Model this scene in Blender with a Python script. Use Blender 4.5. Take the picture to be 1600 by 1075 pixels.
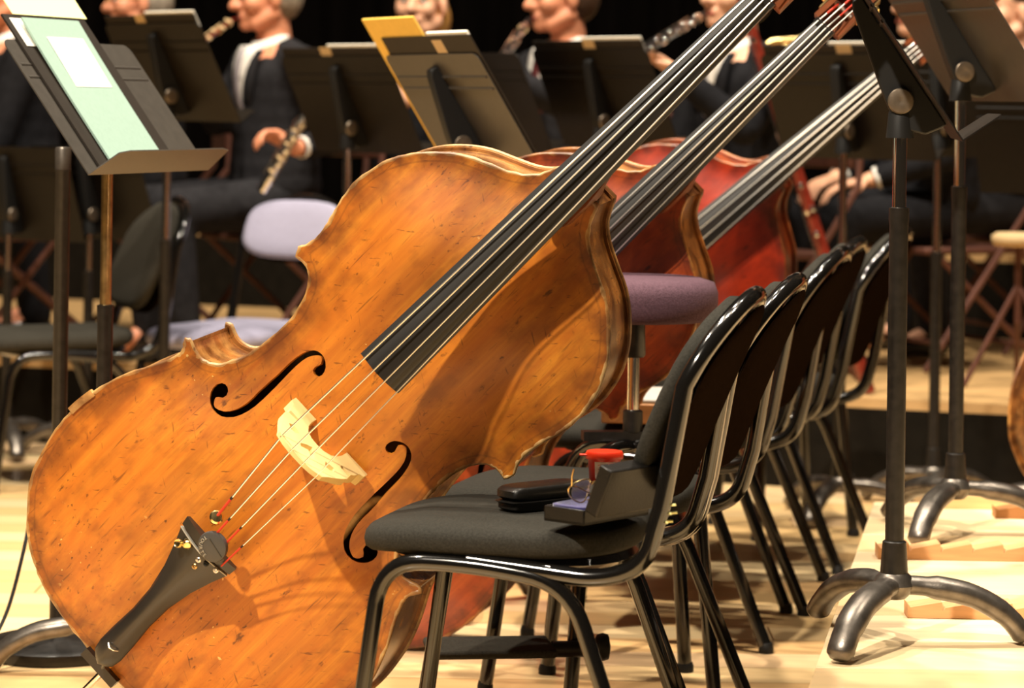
import bpy, bmesh, math, random
import numpy as np
from mathutils import Vector, Matrix, geometry, noise
random.seed(7)
scene = bpy.context.scene
for o in list(bpy.data.objects):
    bpy.data.objects.remove(o)
C = scene.collection

# ---------------------------------------------------------------- camera
FPX, CAM_H, ROLL, HOR = 4252.0, 1.15, 0.014, 160.0
cam_d = bpy.data.cameras.new('camera'); cam = bpy.data.objects.new('camera', cam_d); C.objects.link(cam)
cam_d.sensor_width = 36.0; cam_d.lens = FPX / 1600 * 36.0
cam_d.shift_y = -(537.5 - HOR) / 1600.0
cr, sr = math.cos(ROLL), math.sin(ROLL)
cam.matrix_world = Matrix(((cr, -sr, 0, 0), (0, 0, -1, 0), (sr, cr, 0, CAM_H), (0, 0, 0, 1)))
cam_d.clip_start = .05; cam_d.clip_end = 60
cam_d.dof.use_dof = True; cam_d.dof.focus_distance = 4.72; cam_d.dof.aperture_fstop = 4.2
scene.camera = cam

def at(px, py, Y):
    """world point seen at photo pixel (px, py) when it stands Y metres from the camera plane"""
    dx, dy = px - 800.0, py - HOR
    a = dx * cr + dy * sr; b = dy * cr - dx * sr
    return Vector((a * Y / FPX, Y, CAM_H - b * Y / FPX))

# ---------------------------------------------------------------- world, lamps, exposure
w = bpy.data.worlds.new('dark_hall'); scene.world = w; w.use_nodes = True
w.node_tree.nodes['Background'].inputs[0].default_value = (1.0, .78, .55, 1)
w.node_tree.nodes['Background'].inputs[1].default_value = .02
scene.view_settings.view_transform = 'Standard'; scene.view_settings.look = 'None'
scene.view_settings.exposure = 0.0; scene.view_settings.gamma = 1.0
scene.view_settings.use_curve_mapping = False

def stage_lamp(name, loc, target, power, size, col=(1, .80, .55), spread=170):
    d = bpy.data.lights.new(name, 'AREA'); d.shape = 'DISK'; d.size = size; d.energy = power; d.color = col
    d.spread = math.radians(spread)
    o = bpy.data.objects.new(name, d); C.objects.link(o); o.location = loc
    o.rotation_euler = (Vector(target) - Vector(loc)).to_track_quat('-Z', 'Y').to_euler()
    return o
TOP = 270; LAMP = (1, .875, .705)
kd = bpy.data.lights.new('front_stage_spot', 'SPOT'); kd.energy = 4500; kd.color = LAMP; kd.shadow_soft_size = .10
kd.spot_size = math.radians(30); kd.spot_blend = .6
key = bpy.data.objects.new('front_stage_spot', kd); C.objects.link(key); key.location = (-2.75, -.25, 7.1)
key.rotation_euler = (Vector((.1, 4.9, .5)) - key.location).to_track_quat('-Z', 'Y').to_euler()
for i, (x, y, z, p) in enumerate([(-2.6, 5.4, 7.0, 1.3), (-.8, 5.8, 7.2, 1.0), (1.0, 5.2, 7.2, 1.0), (2.6, 5.4, 7.2, .8),
                                  (-1.6, 7.8, 7.4, .45), (.6, 8.0, 7.4, .45), (2.4, 8.0, 7.4, .4)]):
    stage_lamp('overhead_stage_lamp', (x, y, z), (x * .8, y + .2, 0), TOP * p, .22, LAMP)

# ---------------------------------------------------------------- node helpers and materials
def srgb(r, g, b):
    f = lambda c: (c / 255 / 12.92) if c / 255 <= .04045 else ((c / 255 + .055) / 1.055) ** 2.4
    return (f(r), f(g), f(b), 1)
M = {}
def mat(name, col, rough=.5, metal=0.0, coat=0.0, spec=.5, var=0.0, scale=20, bump=0.0, bscale=200, sheen=0, aniso=None, trans=0):
    m = bpy.data.materials.new(name); m.use_nodes = True; nt = m.node_tree; b = nt.nodes['Principled BSDF']
    c = tuple(col)[:3] + (1,)
    b.inputs['Base Color'].default_value = c; b.inputs['Roughness'].default_value = rough
    b.inputs['Metallic'].default_value = metal; b.inputs['Coat Weight'].default_value = coat
    b.inputs['Coat Roughness'].default_value = .12; b.inputs['Specular IOR Level'].default_value = spec
    b.inputs['Sheen Weight'].default_value = sheen; b.inputs['Transmission Weight'].default_value = trans
    tc = nt.nodes.new('ShaderNodeTexCoord')
    if var:
        n = nt.nodes.new('ShaderNodeTexNoise'); n.inputs['Scale'].default_value = scale; n.inputs['Detail'].default_value = 5
        if aniso:
            mp = nt.nodes.new('ShaderNodeMapping'); mp.inputs['Scale'].default_value = aniso
            nt.links.new(tc.outputs['Object'], mp.inputs[0]); nt.links.new(mp.outputs[0], n.inputs[0])
        else: nt.links.new(tc.outputs['Object'], n.inputs[0])
        r = nt.nodes.new('ShaderNodeValToRGB'); nt.links.new(n.outputs[0], r.inputs[0])
        r.color_ramp.elements[0].position = .3; r.color_ramp.elements[1].position = .7
        r.color_ramp.elements[0].color = tuple(x * (1 - var) for x in c[:3]) + (1,)
        r.color_ramp.elements[1].color = tuple(min(1, x * (1 + var)) for x in c[:3]) + (1,)
        nt.links.new(r.outputs[0], b.inputs['Base Color'])
    if bump:
        n2 = nt.nodes.new('ShaderNodeTexNoise'); n2.inputs['Scale'].default_value = bscale; n2.inputs['Detail'].default_value = 3
        nt.links.new(tc.outputs['Object'], n2.inputs[0])
        bp = nt.nodes.new('ShaderNodeBump'); bp.inputs['Strength'].default_value = bump; bp.inputs['Distance'].default_value = .002
        nt.links.new(n2.outputs[0], bp.inputs['Height']); nt.links.new(bp.outputs[0], b.inputs['Normal'])
    M[name] = m
    return m

def wood(name, light, mid, dark, rough=.35, coat=.25, axis=1, grain=70, worn=None):
    """varnished instrument wood: straight grain, mottling, knocks, scratches, grime along the edge (attribute 'edge')"""
    m = bpy.data.materials.new(name); m.use_nodes = True; nt = m.node_tree; N = nt.nodes; L = nt.links
    b = N['Principled BSDF']; b.inputs['Roughness'].default_value = rough; b.inputs['Coat Weight'].default_value = coat
    b.inputs['Coat Roughness'].default_value = .25
    tc = N.new('ShaderNodeTexCoord')
    def nz(scale, mp, detail=4, rot=0, dist=0):
        a = N.new('ShaderNodeMapping'); a.inputs['Scale'].default_value = mp; a.inputs['Rotation'].default_value = (0, 0, rot)
        # rotate first, stretch second
        q = N.new('ShaderNodeMapping'); q.inputs['Rotation'].default_value = (0, 0, rot); a.inputs['Rotation'].default_value = (0, 0, 0)
        L.new(tc.outputs['Object'], q.inputs[0]); L.new(q.outputs[0], a.inputs[0])
        n = N.new('ShaderNodeTexNoise'); n.inputs['Scale'].default_value = scale; n.inputs['Detail'].default_value = detail
        n.inputs['Distortion'].default_value = dist
        L.new(a.outputs[0], n.inputs[0]); return n.outputs[0]
    def ramp(v, p0, p1, inv=False):
        r = N.new('ShaderNodeMapRange'); r.inputs[1].default_value = p0; r.inputs[2].default_value = p1
        r.inputs[3].default_value = 1.0 if inv else 0.0; r.inputs[4].default_value = 0.0 if inv else 1.0
        L.new(v, r.inputs[0]); return r.outputs[0]
    def math_(op, a, c):
        n = N.new('ShaderNodeMath'); n.operation = op
        for i, x in enumerate((a, c)):
            if isinstance(x, (int, float)): n.inputs[i].default_value = x
            else: L.new(x, n.inputs[i])
        n.use_clamp = True; return n.outputs[0]
    def mix(f, a, c):
        n = N.new('ShaderNodeMix'); n.data_type = 'RGBA'
        if isinstance(f, (int, float)): n.inputs[0].default_value = f
        else: L.new(f, n.inputs[0])
        for i, x in ((6, a), (7, c)):
            if isinstance(x, tuple): n.inputs[i].default_value = x
            else: L.new(x, n.inputs[i])
        return n.outputs[2]
    st = (grain, 1.6, grain) if axis == 1 else (1.6, grain, grain)
    g = nz(1.0, st, 6)
    st2 = (grain * 5, 4.0, grain * 5) if axis == 1 else (4.0, grain * 5, grain * 5)
    g2 = nz(1.0, st2, 3)
    col = mix(ramp(g, .35, .65), mid, light)
    col = mix(math_('MULTIPLY', ramp(g2, .40, .66), .45), col, mid)
    col = mix(math_('MULTIPLY', ramp(nz(5, (1, 1, 1), 6, .3, .6), .42, .72), .75), col, mid)
    col = mix(math_('MULTIPLY', ramp(nz(7, (2.2, .45, 1), 7), .50, .80), .75), col, dark)
    col = mix(math_('MULTIPLY', ramp(nz(32, (1, .6, 1), 7, .2), .52, .72), .40), col, dark)
    # wear: dark streaks along the grain, knocks across it, pitting
    blk = tuple(x * .30 for x in dark[:3]) + (1,)
    col = mix(math_('MULTIPLY', ramp(nz(1.0, (210, 13, 60), 3), .64, .74), .55), col, blk)
    col = mix(math_('MULTIPLY', ramp(nz(1.0, (26, 190, 60), 3, .55), .675, .75), .55), col, blk)
    col = mix(math_('MULTIPLY', ramp(nz(1.0, (170, 32, 60), 3, .8), .665, .74), .65), col, blk)
    col = mix(math_('MULTIPLY', ramp(nz(150, (1, .6, 1), 3), .64, .72), math_('MULTIPLY', ramp(nz(5, (1, 1, 1), 3), .40, .62), .85)), col, blk)
    col = mix(math_('MULTIPLY', ramp(nz(48, (1.3, .6, 1), 4), .68, .74), .75), col, blk)
    if worn:
        col = mix(math_('MULTIPLY', ramp(nz(110, (1, 1, 1), 2), .70, .73), ramp(nz(5, (1, 1, 1), 1), .58, .64)), col, worn)
    at_ = N.new('ShaderNodeAttribute'); at_.attribute_name = 'edge'
    e = at_.outputs['Fac']
    grime = math_('MULTIPLY', ramp(e, .0, .075, True), ramp(nz(22, (1, 1, 1), 5), .30, .62))
    col = mix(math_('MULTIPLY', grime, .9), col, tuple(x * .6 for x in dark[:3]) + (1,))
    pur = math_('MULTIPLY', math_('LESS_THAN', e, .0135), math_('GREATER_THAN', e, .0105))
    col = mix(math_('MULTIPLY', pur, .25), col, blk)
    L.new(col, b.inputs['Base Color'])
    bp = N.new('ShaderNodeBump'); bp.inputs['Strength'].default_value = .12; bp.inputs['Distance'].default_value = .002
    L.new(g, bp.inputs['Height']); L.new(bp.outputs[0], b.inputs['Normal'])
    M[name] = m

wood('belly_amber', srgb(216, 138, 40), srgb(188, 106, 26), srgb(104, 48, 14), rough=.46, coat=.10, worn=srgb(240, 200, 120))
wood('rib_amber', srgb(206, 152, 84), srgb(168, 106, 48), srgb(96, 52, 22), rough=.26, coat=.5, axis=0, grain=45)
wood('edge_amber', srgb(238, 206, 140), srgb(206, 150, 80), srgb(110, 62, 26), rough=.45, grain=40)
wood('belly_brown', srgb(178, 78, 28), srgb(150, 56, 18), srgb(80, 26, 10), rough=.36, coat=.3)
wood('rib_brown', srgb(190, 132, 70), srgb(146, 86, 36), srgb(70, 34, 14), rough=.3, coat=.4, axis=0, grain=45)
wood('edge_brown', srgb(226, 170, 90), srgb(180, 110, 46), srgb(90, 40, 16), rough=.35, grain=40)
wood('belly_red', srgb(176, 50, 14), srgb(150, 36, 10), srgb(90, 20, 8), rough=.32, coat=.4)
wood('rib_red', srgb(180, 80, 26), srgb(140, 54, 18), srgb(80, 26, 10), rough=.28, coat=.5, axis=0, grain=45)
wood('edge_red', srgb(222, 150, 80), srgb(170, 86, 34), srgb(90, 34, 14), rough=.35, grain=40)
mat('ebony', (.014, .0125, .0115), .38, coat=.15, var=.25, aniso=(40, 2, 40), scale=1)
mat('bridge_maple', srgb(226, 200, 136), .55, var=.06, scale=60)
mat('steel_string', (.88, .85, .80), .30, metal=1)
mat('silk_red', srgb(196, 52, 28), .7)
mat('rubber_black', (.010, .010, .010), .5, spec=.3)
mat('mute_rubber', (.05, .05, .05), .55)
mat('letter_grey', (.35, .33, .28), .6)
mat('brass', (.86, .64, .28), .22, metal=1)
mat('old_brass', (.52, .36, .16), .34, metal=1, var=.3, scale=40)
mat('chrome', (.78, .72, .64), .14, metal=1)
mat('steel_worn', (.17, .15, .13), .36, metal=.85, var=.35, scale=35, bump=.1, bscale=300)
mat('knob_steel', (.20, .16, .12), .45, metal=.8, var=.2, scale=60)
mat('black_gloss', (.0055, .005, .0045), .14, coat=.6, spec=.5, bump=.02, bscale=60)
mat('black_chip', (.010, .008, .0065), .42, coat=.1, spec=.35, var=.5, scale=60)
mat('black_paint_spare', (.022, .020, .018), .42, coat=.1, var=.2, scale=30)
mat('shell_brown', (.010, .0058, .0036), .7, spec=.0, var=.15, scale=90, bump=.15, bscale=400)
mat('fabric_charcoal', (.027, .0255, .021), .95, var=.25, scale=260, bump=.5, bscale=500, spec=.12)
mat('fabric_dark', (.038, .035, .028), .95, var=.25, scale=200, bump=.4, bscale=400, spec=.1)
mat('fabric_lavender', srgb(158, 156, 180), .9, var=.05, scale=100)
mat('fabric_plum', srgb(86, 64, 74), .95, var=.22, scale=240, bump=.6, bscale=420, spec=.15)
mat('desk_black', (.0095, .0070, .0048), .45, spec=.22, var=.12, scale=50, bump=.06, bscale=500)
mat('desk_grey_lit', (.046, .040, .033), .42, var=.1, scale=50, bump=.06, bscale=500)  # lamp light on centre and rear right desk backs put into this colour
mat('folder_black', (.018, .013, .009), .6, spec=.25, var=.1, scale=30)
mat('paper_white', (.86, .83, .74), .8)
mat('paper_green', srgb(138, 164, 152), .8, var=.04, scale=120)
mat('paper_yellow', srgb(232, 190, 84), .8, var=.04, scale=60)
mat('paper_cream', srgb(244, 240, 168), .8)
mat('sticker_tan', srgb(196, 168, 124), .8)
mat('red_plastic', srgb(222, 52, 22), .35, coat=.2)
mat('velvet_blue', srgb(34, 28, 96), .95, var=.3, scale=200, sheen=.6, bump=.5, bscale=600)
mat('leather_black', (.008, .007, .006), .36, coat=.08, spec=.25, bump=.15, bscale=250)
mat('lens_glass', (.85, .8, .78), .05, trans=.9)
mat('curtain', (.0022, .0018, .0016), .95, spec=.0, var=.4, scale=3, aniso=(8, 1, .3))
mat('tux_black', (.010, .010, .012), .8, spec=.1, var=.25, scale=40, bump=.2, bscale=200)
mat('tux_grey', (.019, .0185, .021), .85, spec=.1, var=.2, scale=40, bump=.2, bscale=200)
mat('shirt_white', (.85, .82, .76), .7)
mat('tie_grey', (.28, .25, .27), .6)
mat('tie_maroon', srgb(90, 24, 26), .6)
mat('dress_purple', srgb(66, 34, 50), .8, var=.2, scale=20)
mat('skin', srgb(232, 176, 142), .5, var=.05, scale=30)
mat('skin_ruddy', srgb(222, 148, 112), .5, var=.06, scale=30)
mat('hair_grey', srgb(150, 138, 122), .7, var=.3, scale=60)
mat('hair_brown', srgb(70, 46, 28), .6, var=.3, scale=60)
mat('hair_blond', srgb(178, 128, 66), .6, var=.3, scale=60)
mat('eye_white', (.75, .72, .68), .3)
mat('eye_dark', (.02, .015, .01), .2)
mat('lip', srgb(176, 92, 78), .5)
mat('shoe_black', (.012, .011, .011), .25, coat=.4)
mat('grenadilla', (.014, .012, .012), .3, coat=.3)
mat('silver', (.86, .84, .80), .16, metal=1)
mat('bassoon_red', srgb(120, 40, 26), .3, coat=.4, var=.2, scale=20)
mat('rust_metal', srgb(92, 56, 44), .5, metal=.3, var=.2, scale=30)
mat('riser_wood', srgb(186, 150, 100), .6, var=.12, scale=1, aniso=(1.5, 30, 30))
mat('riser_front', (.008, .0065, .0045), .8, spec=.05, var=.2, scale=20)
mat('tooth_wood', srgb(214, 160, 110), .55, var=.12, scale=1, aniso=(8, 90, 90))
mat('tooth_pale', srgb(232, 196, 140), .55, var=.10, scale=1, aniso=(8, 90, 90))
mat('crate_wood', srgb(170, 116, 66), .6, var=.15, scale=1, aniso=(6, 60, 60))
mat('grey_cover', srgb(178, 172, 164), .8, var=.08, scale=30)
mat('gap_dark', (.05, .035, .02), .8)
for i, c in enumerate(((236, 202, 148), (228, 190, 132), (240, 212, 162), (222, 180, 124), (232, 196, 150))):
    mat('plank_%d' % i, srgb(*c), .34, var=.09, scale=1, aniso=(2.2, 34, 20), coat=.15)
for i, c in enumerate(((240, 212, 166), (234, 200, 150), (243, 218, 176))):
    mat('deck_%d' % i, srgb(*c), .42, var=.08, scale=1, aniso=(2.0, 40, 20), coat=.1)

# ---------------------------------------------------------------- mesh helpers
def fillet(pts, rad, n=6):
    out = [Vector(pts[0])]
    for i in range(1, len(pts) - 1):
        p, q, r = Vector(pts[i - 1]), Vector(pts[i]), Vector(pts[i + 1])
        a, b = p - q, r - q
        d = min(rad, a.length * .49, b.length * .49)
        s, e = q + a.normalized() * d, q + b.normalized() * d
        for k in range(n + 1):
            t = k / n; out.append(s * (1 - t) ** 2 + q * 2 * t * (1 - t) + e * t * t)
    out.append(Vector(pts[-1])); return out
def catmull(pts, n=4, closed=False):
    P = [Vector(p) for p in pts]; out = []; m = len(P)
    for i in range(m if closed else m - 1):
        g = lambda k: P[k % m] if closed else P[max(0, min(m - 1, k))]
        a, b, c, d = g(i - 1), g(i), g(i + 1), g(i + 2)
        for k in range(n):
            t = k / n
            out.append(.5 * ((2 * b) + (c - a) * t + (2 * a - 5 * b + 4 * c - d) * t * t + (3 * b - a - 3 * c + d) * t ** 3))
    if not closed: out.append(P[-1])
    return out

class MB:
    def __init__(s): s.v = []; s.f = []
    def add(s, vs, fs, mx=None):
        k = len(s.v)
        s.v += [tuple(mx @ Vector(p)) if mx else tuple(p) for p in vs]
        s.f += [tuple(i + k for i in f) for f in fs]; return s
    def box(s, c, d, mx=None):
        x, y, z = d[0] / 2, d[1] / 2, d[2] / 2
        vs = [(c[0] + i * x, c[1] + j * y, c[2] + k * z) for i in (-1, 1) for j in (-1, 1) for k in (-1, 1)]
        return s.add(vs, [(0, 1, 3, 2), (4, 6, 7, 5), (0, 4, 5, 1), (2, 3, 7, 6), (0, 2, 6, 4), (1, 5, 7, 3)], mx)
    def tube(s, pts, r, n=10, closed=False, flat=1.0, up=None, mx=None):
        P = [Vector(p) for p in pts]; m = len(P)
        R = r if isinstance(r, (list, tuple)) else [r] * m
        T = []
        for i in range(m):
            a = P[(i - 1) % m] if (closed or i > 0) else P[0]; b = P[(i + 1) % m] if (closed or i < m - 1) else P[-1]
            T.append((b - a).normalized())
        nrm = Vector(up) if up else (Vector((0, 0, 1)) if abs(T[0].z) < .9 else Vector((1, 0, 0)))
        vs = []; fs = []
        for i in range(m):
            nrm = (nrm - T[i] * nrm.dot(T[i]))
            nrm = nrm.normalized() if nrm.length > 1e-6 else T[i].orthogonal().normalized()
            bi = T[i].cross(nrm)
            for k in range(n):
                a = 2 * math.pi * k / n
                vs.append(P[i] + (nrm * math.cos(a) * flat + bi * math.sin(a)) * R[i])
        for i in range(m if closed else m - 1):
            j = (i + 1) % m
            for k in range(n):
                l = (k + 1) % n
                fs.append((i * n + k, i * n + l, j * n + l, j * n + k))
        if not closed:
            fs.append(tuple(range(n))[::-1]); fs.append(tuple((m - 1) * n + k for k in range(n)))
        return s.add(vs, fs, mx)
    def lathe(s, prof, n=20, mx=None):
        vs = []; fs = []
        for r, z in prof:
            for k in range(n):
                a = 2 * math.pi * k / n; vs.append((r * math.cos(a), r * math.sin(a), z))
        for i in range(len(prof) - 1):
            for k in range(n):
                l = (k + 1) % n; fs.append((i * n + k, i * n + l, (i + 1) * n + l, (i + 1) * n + k))
        fs.append(tuple(range(n))[::-1]); fs.append(tuple((len(prof) - 1) * n + k for k in range(n)))
        return s.add(vs, fs, mx)
    def loft(s, rings, cap=True, closed=True, mx=None):
        n = len(rings[0]); vs = [p for r in rings for p in r]; fs = []
        for i in range(len(rings) - 1):
            for k in range(n if closed else n - 1):
                l = (k + 1) % n; fs.append((i * n + k, i * n + l, (i + 1) * n + l, (i + 1) * n + k))
        if cap:
            fs.append(tuple(range(n))[::-1]); fs.append(tuple((len(rings) - 1) * n + k for k in range(n)))
        return s.add(vs, fs, mx)
    def prism(s, poly, z0, z1, mx=None):
        n = len(poly)
        vs = [(p[0], p[1], z0) for p in poly] + [(p[0], p[1], z1) for p in poly]
        fs = [tuple(range(n))[::-1], tuple(range(n, 2 * n))] + [(k, (k + 1) % n, n + (k + 1) % n, n + k) for k in range(n)]
        return s.add(vs, fs, mx)
    def ball(s, c, r, n=14, m=9, mx=None):
        r = r if isinstance(r, (tuple, list)) else (r, r, r); c = Vector(c)
        vs = [c + Vector((0, 0, -r[2]))]; fs = []
        for i in range(1, m):
            t = math.pi * i / m
            for k in range(n):
                a = 2 * math.pi * k / n
                vs.append(c + Vector((r[0] * math.sin(t) * math.cos(a), r[1] * math.sin(t) * math.sin(a), -r[2] * math.cos(t))))
        vs.append(c + Vector((0, 0, r[2])))
        for k in range(n): fs.append((0, 1 + (k + 1) % n, 1 + k))
        for i in range(m - 2):
            for k in range(n):
                l = (k + 1) % n; fs.append((1 + i * n + k, 1 + i * n + l, 1 + (i + 1) * n + l, 1 + (i + 1) * n + k))
        e = len(vs) - 1
        for k in range(n): fs.append((e, 1 + (m - 2) * n + k, 1 + (m - 2) * n + (k + 1) % n))
        return s.add(vs, fs, mx)
    def cap(s, a, b, ra, rb, n=12):
        """capsule with two radii"""
        a, b = Vector(a), Vector(b); d = b - a
        pts = []; rs = []
        u = d.normalized() if d.length > 1e-6 else Vector((0, 0, 1))
        for t in (-.97, -.8, -.45, 0): pts.append(a + u * ra * t); rs.append(ra * math.sqrt(max(.004, 1 - t * t)))
        for t in (0, .45, .8, .97): pts.append(b + u * rb * t); rs.append(rb * math.sqrt(max(.004, 1 - t * t)))
        return s.tube(pts, rs, n)
    def mesh(s, name, m, angle=40, smooth=True):
        me = bpy.data.meshes.new(name); me.from_pydata(s.v, [], s.f); me.update()
        bm = bmesh.new(); bm.from_mesh(me); bmesh.ops.recalc_face_normals(bm, faces=bm.faces); bm.to_mesh(me); bm.free()
        if smooth:
            me.polygons.foreach_set('use_smooth', [True] * len(me.polygons)); me.set_sharp_from_angle(angle=math.radians(angle))
        me.materials.append(M[m]); return me
    def build(s, name, m, parent=None, angle=40, smooth=True, bevel=0, mxl=None):
        o = bpy.data.objects.new(name, s.mesh(name, m, angle, smooth)); C.objects.link(o)
        if parent: o.parent = parent
        if mxl: o.matrix_local = mxl
        if bevel:
            b = o.modifiers.new('bevel', 'BEVEL'); b.width = bevel; b.segments = 2; b.limit_method = 'ANGLE'; b.angle_limit = .6
        return o

def tag(o, label=None, cat=None, group=None, kind=None):
    if label: o['label'] = label
    if cat: o['category'] = cat
    if group: o['group'] = group
    if kind: o['kind'] = kind
    return o
def thing(name, label, cat, mx=None, group=None):
    o = bpy.data.objects.new(name, None); C.objects.link(o); o.empty_display_size = .1
    if mx is not None: o.matrix_world = mx
    return tag(o, label, cat, group)
def frame(origin, yaw=0, z=None, s=1.0):
    """local +x points at world angle yaw (0 = right of the photo, 90 = away from camera)"""
    o = Vector(origin)
    return Matrix.Translation(o) @ Matrix.Rotation(math.radians(yaw), 4, 'Z') @ Matrix.Scale(s, 4)
def copy_tree(o, parent=None, matmap=None):
    c = o.copy(); C.objects.link(c)
    if parent: c.parent = parent; c.matrix_parent_inverse = Matrix(); c.matrix_local = o.matrix_local.copy()
    for ch in list(o.children): copy_tree(ch, c)
    return c
def inside(poly, x, y):
    r = np.zeros(len(x), bool); n = len(poly)
    for i in range(n):
        x0, y0 = poly[i]; x1, y1 = poly[(i + 1) % n]
        if y0 == y1: continue
        c = (y0 > y) != (y1 > y)
        r ^= c & (x < (x1 - x0) * (y - y0) / (y1 - y0) + x0)
    return r
def cdt(outline, holes, grid):
    """triangulated plate with holes; returns 2-D points and triangles"""
    pts = []; ed = []
    for lp in [outline] + holes:
        k = len(pts); pts += [tuple(p[:2]) for p in lp]; ed += [(k + i, k + (i + 1) % len(lp)) for i in range(len(lp))]
    if grid:
        xs = np.array([p[0] for p in outline]); ys = np.array([p[1] for p in outline])
        gx, gy = np.meshgrid(np.arange(xs.min(), xs.max(), grid), np.arange(ys.min(), ys.max(), grid))
        gx = gx.ravel() + (np.floor((gy.ravel() - ys.min()) / grid + .5) % 2) * grid * .5; gy = gy.ravel()
        ok = inside(outline, gx, gy)
        for h in holes: ok &= ~inside(h, gx, gy)
        B = np.array(pts); gx, gy = gx[ok], gy[ok]
        d = np.min(np.hypot(gx[:, None] - B[None, :, 0], gy[:, None] - B[None, :, 1]), axis=1)
        for a, b in zip(gx[d > grid * .45], gy[d > grid * .45]): pts.append((float(a), float(b)))
    V, Ed, F, *_ = geometry.delaunay_2d_cdt([Vector(p) for p in pts], ed, [], 0, 1e-7)
    V = np.array([(p[0], p[1]) for p in V]); F = [tuple(f) for f in F]
    cx = np.array([V[list(f)].mean(0) for f in F])
    ok = inside(outline, cx[:, 0], cx[:, 1])
    for h in holes: ok &= ~inside(h, cx[:, 0], cx[:, 1])
    return V, [f for f, k in zip(F, ok) if k]

# ---------------------------------------------------------------- the setting
st = MB().box((0, 6, -.06), (14, 20, .06)).build('floor', 'gap_dark'); tag(st, 'pale wooden stage floor', kind='structure')
PW, PL = .145, 1.9
plank_me = [MB().box((0, 0, -.012), (PL - .004, PW - .0035, .024)).mesh('plank', 'plank_%d' % i) for i in range(5)]
row = 0
y = 2.6
while y < 9.6:
    x = -3.4 + (row * .71) % PL
    while x < 3.6:
        o = bpy.data.objects.new('plank', plank_me[random.randrange(5)]); C.objects.link(o); o.parent = st
        o.location = (x, y, random.uniform(-.0006, .0)); x += PL
    y += PW; row += 1
wb = MB()
for i in range(60):      # folded drape
    pass
xs = [(-8 + i * .2) for i in range(81)]
ring0 = [(x, 13.2 + .12 * math.sin(i * 1.9) + .05 * math.sin(i * .7), -.02) for i, x in enumerate(xs)]
ring1 = [(x, yy, 5.5) for x, yy, z in ring0]
wb.loft([ring0, ring1], cap=False, closed=False)
tag(wb.build('wall_back', 'curtain', angle=80), 'black drape hanging behind the orchestra', kind='structure')

# low platform on the right, planks running across
def platform_left(y): return .484 + (y - 4.28) * (.353 / 1.92)
plat = thing('stage_platform', 'low pale wooden platform under the two right-hand music stands', 'platform')
PZ = .25
y0, y1 = 3.0, 6.22
MB().prism([(platform_left(y0) + .01, y0), (2.6, y0), (2.6, y1 - .01), (platform_left(y1) + .01, y1 - .01)], .0, PZ - .022).build('frame', 'riser_front', plat)
yy = y0; k = 0
while yy < y1 - .02:
    a, b = yy, min(y1, yy + .228)
    xm = random.uniform(1.2, 1.9)
    for (l0, l1) in ((None, xm), (xm, 2.6)):
        p = [(platform_left(a) if l0 is None else l0 + .001, a + .001), (l1 - .001, a + .001), (l1 - .001, b - .001), (platform_left(b) if l0 is None else l0 + .001, b - .001)]
        MB().prism(p, PZ - .022, PZ).build('plank', 'deck_%d' % (k % 3), plat, bevel=.0008); k += 1
    yy = b

# risers behind
RZ1, RZ2 = .28, .60
def riser(name, label, poly, z0, z1):
    r = thing(name, label, 'riser')
    MB().prism(poly, z0, z1 - .03).build('front_panel', 'riser_front', r)
    MB().prism(poly, z1 - .03, z1).build('deck', 'riser_wood', r)
    return r
RF = lambda x: 8.50 - x * .33     # front edge of the first riser, nearer on the right
riser('stage_riser', 'low wooden riser under the woodwind players', [(-3.6, RF(-3.6)), (3.6, RF(3.6)), (3.6, 11.6), (-3.6, 12.6)], 0, RZ1)
RF2 = lambda x: 10.98 - x * .36
riser('stage_riser', 'taller wooden riser behind the woodwind players', [(-3.6, RF2(-3.6)), (3.6, RF2(3.6)), (3.6, 12.6), (-3.6, 12.8)], RZ1, RZ2)

# ---------------------------------------------------------------- double basses
HALF = [(0, .002), (.057, .004), (.108, .0075), (.152, .0158), (.1825, .0255), (.212, .0393), (.245, .062), (.27, .088), (.298, .1228), (.3115, .152),
        (.319, .178), (.3265, .208), (.331, .244), (.3315, .272), (.3285, .3005), (.32, .3445), (.3025, .391), (.281, .433), (.2705, .459), (.268, .473),
        (.2715, .485), (.279, .4955), (.272, .4990), (.2513, .4913), (.2346, .4917), (.2166, .5002), (.2015, .5194), (.1901, .5439), (.1838, .5674),
        (.179, .5984), (.1765, .628), (.1765, .656), (.1823, .6827), (.1909, .7053), (.2017, .7209), (.2151, .730), (.2265, .7335), (.2434, .7310),
        (.2485, .744), (.2415, .758), (.2385, .779), (.2405, .801), (.2455, .823), (.2515, .8444), (.2555, .872), (.2545, .9035), (.2465, .940),
        (.234, .967), (.217, .993), (.19, 1.022), (.158, 1.047), (.12, 1.066), (.0835, 1.085), (.0595, 1.106), (.0475, 1.128), (.041, 1.145)]
def seg_smooth(pts, tips):
    out = []; s = 0
    for t in tips + [len(pts) - 1]:
        seg = pts[s:t + 1]
        c = catmull([(p[0], p[1], 0) for p in seg], 3)
        out += [(v.x, v.y) for v in (c[:-1] if t != len(pts) - 1 else c)]
        s = t
    return out
hs = seg_smooth(HALF, [21, 22, 37, 38])
OUT = hs + [(-x, y) for x, y in hs[::-1] if x > 1e-6]
OUTN = np.array(OUT)
def inset(d):
    n = len(OUT); r = []
    for i in range(n):
        a, b = OUTN[i - 1], OUTN[(i + 1) % n]; t = b - a; t = t / (np.linalg.norm(t) + 1e-9)
        r.append((OUT[i][0] - t[1] * d, OUT[i][1] + t[0] * d))
    return r
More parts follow.
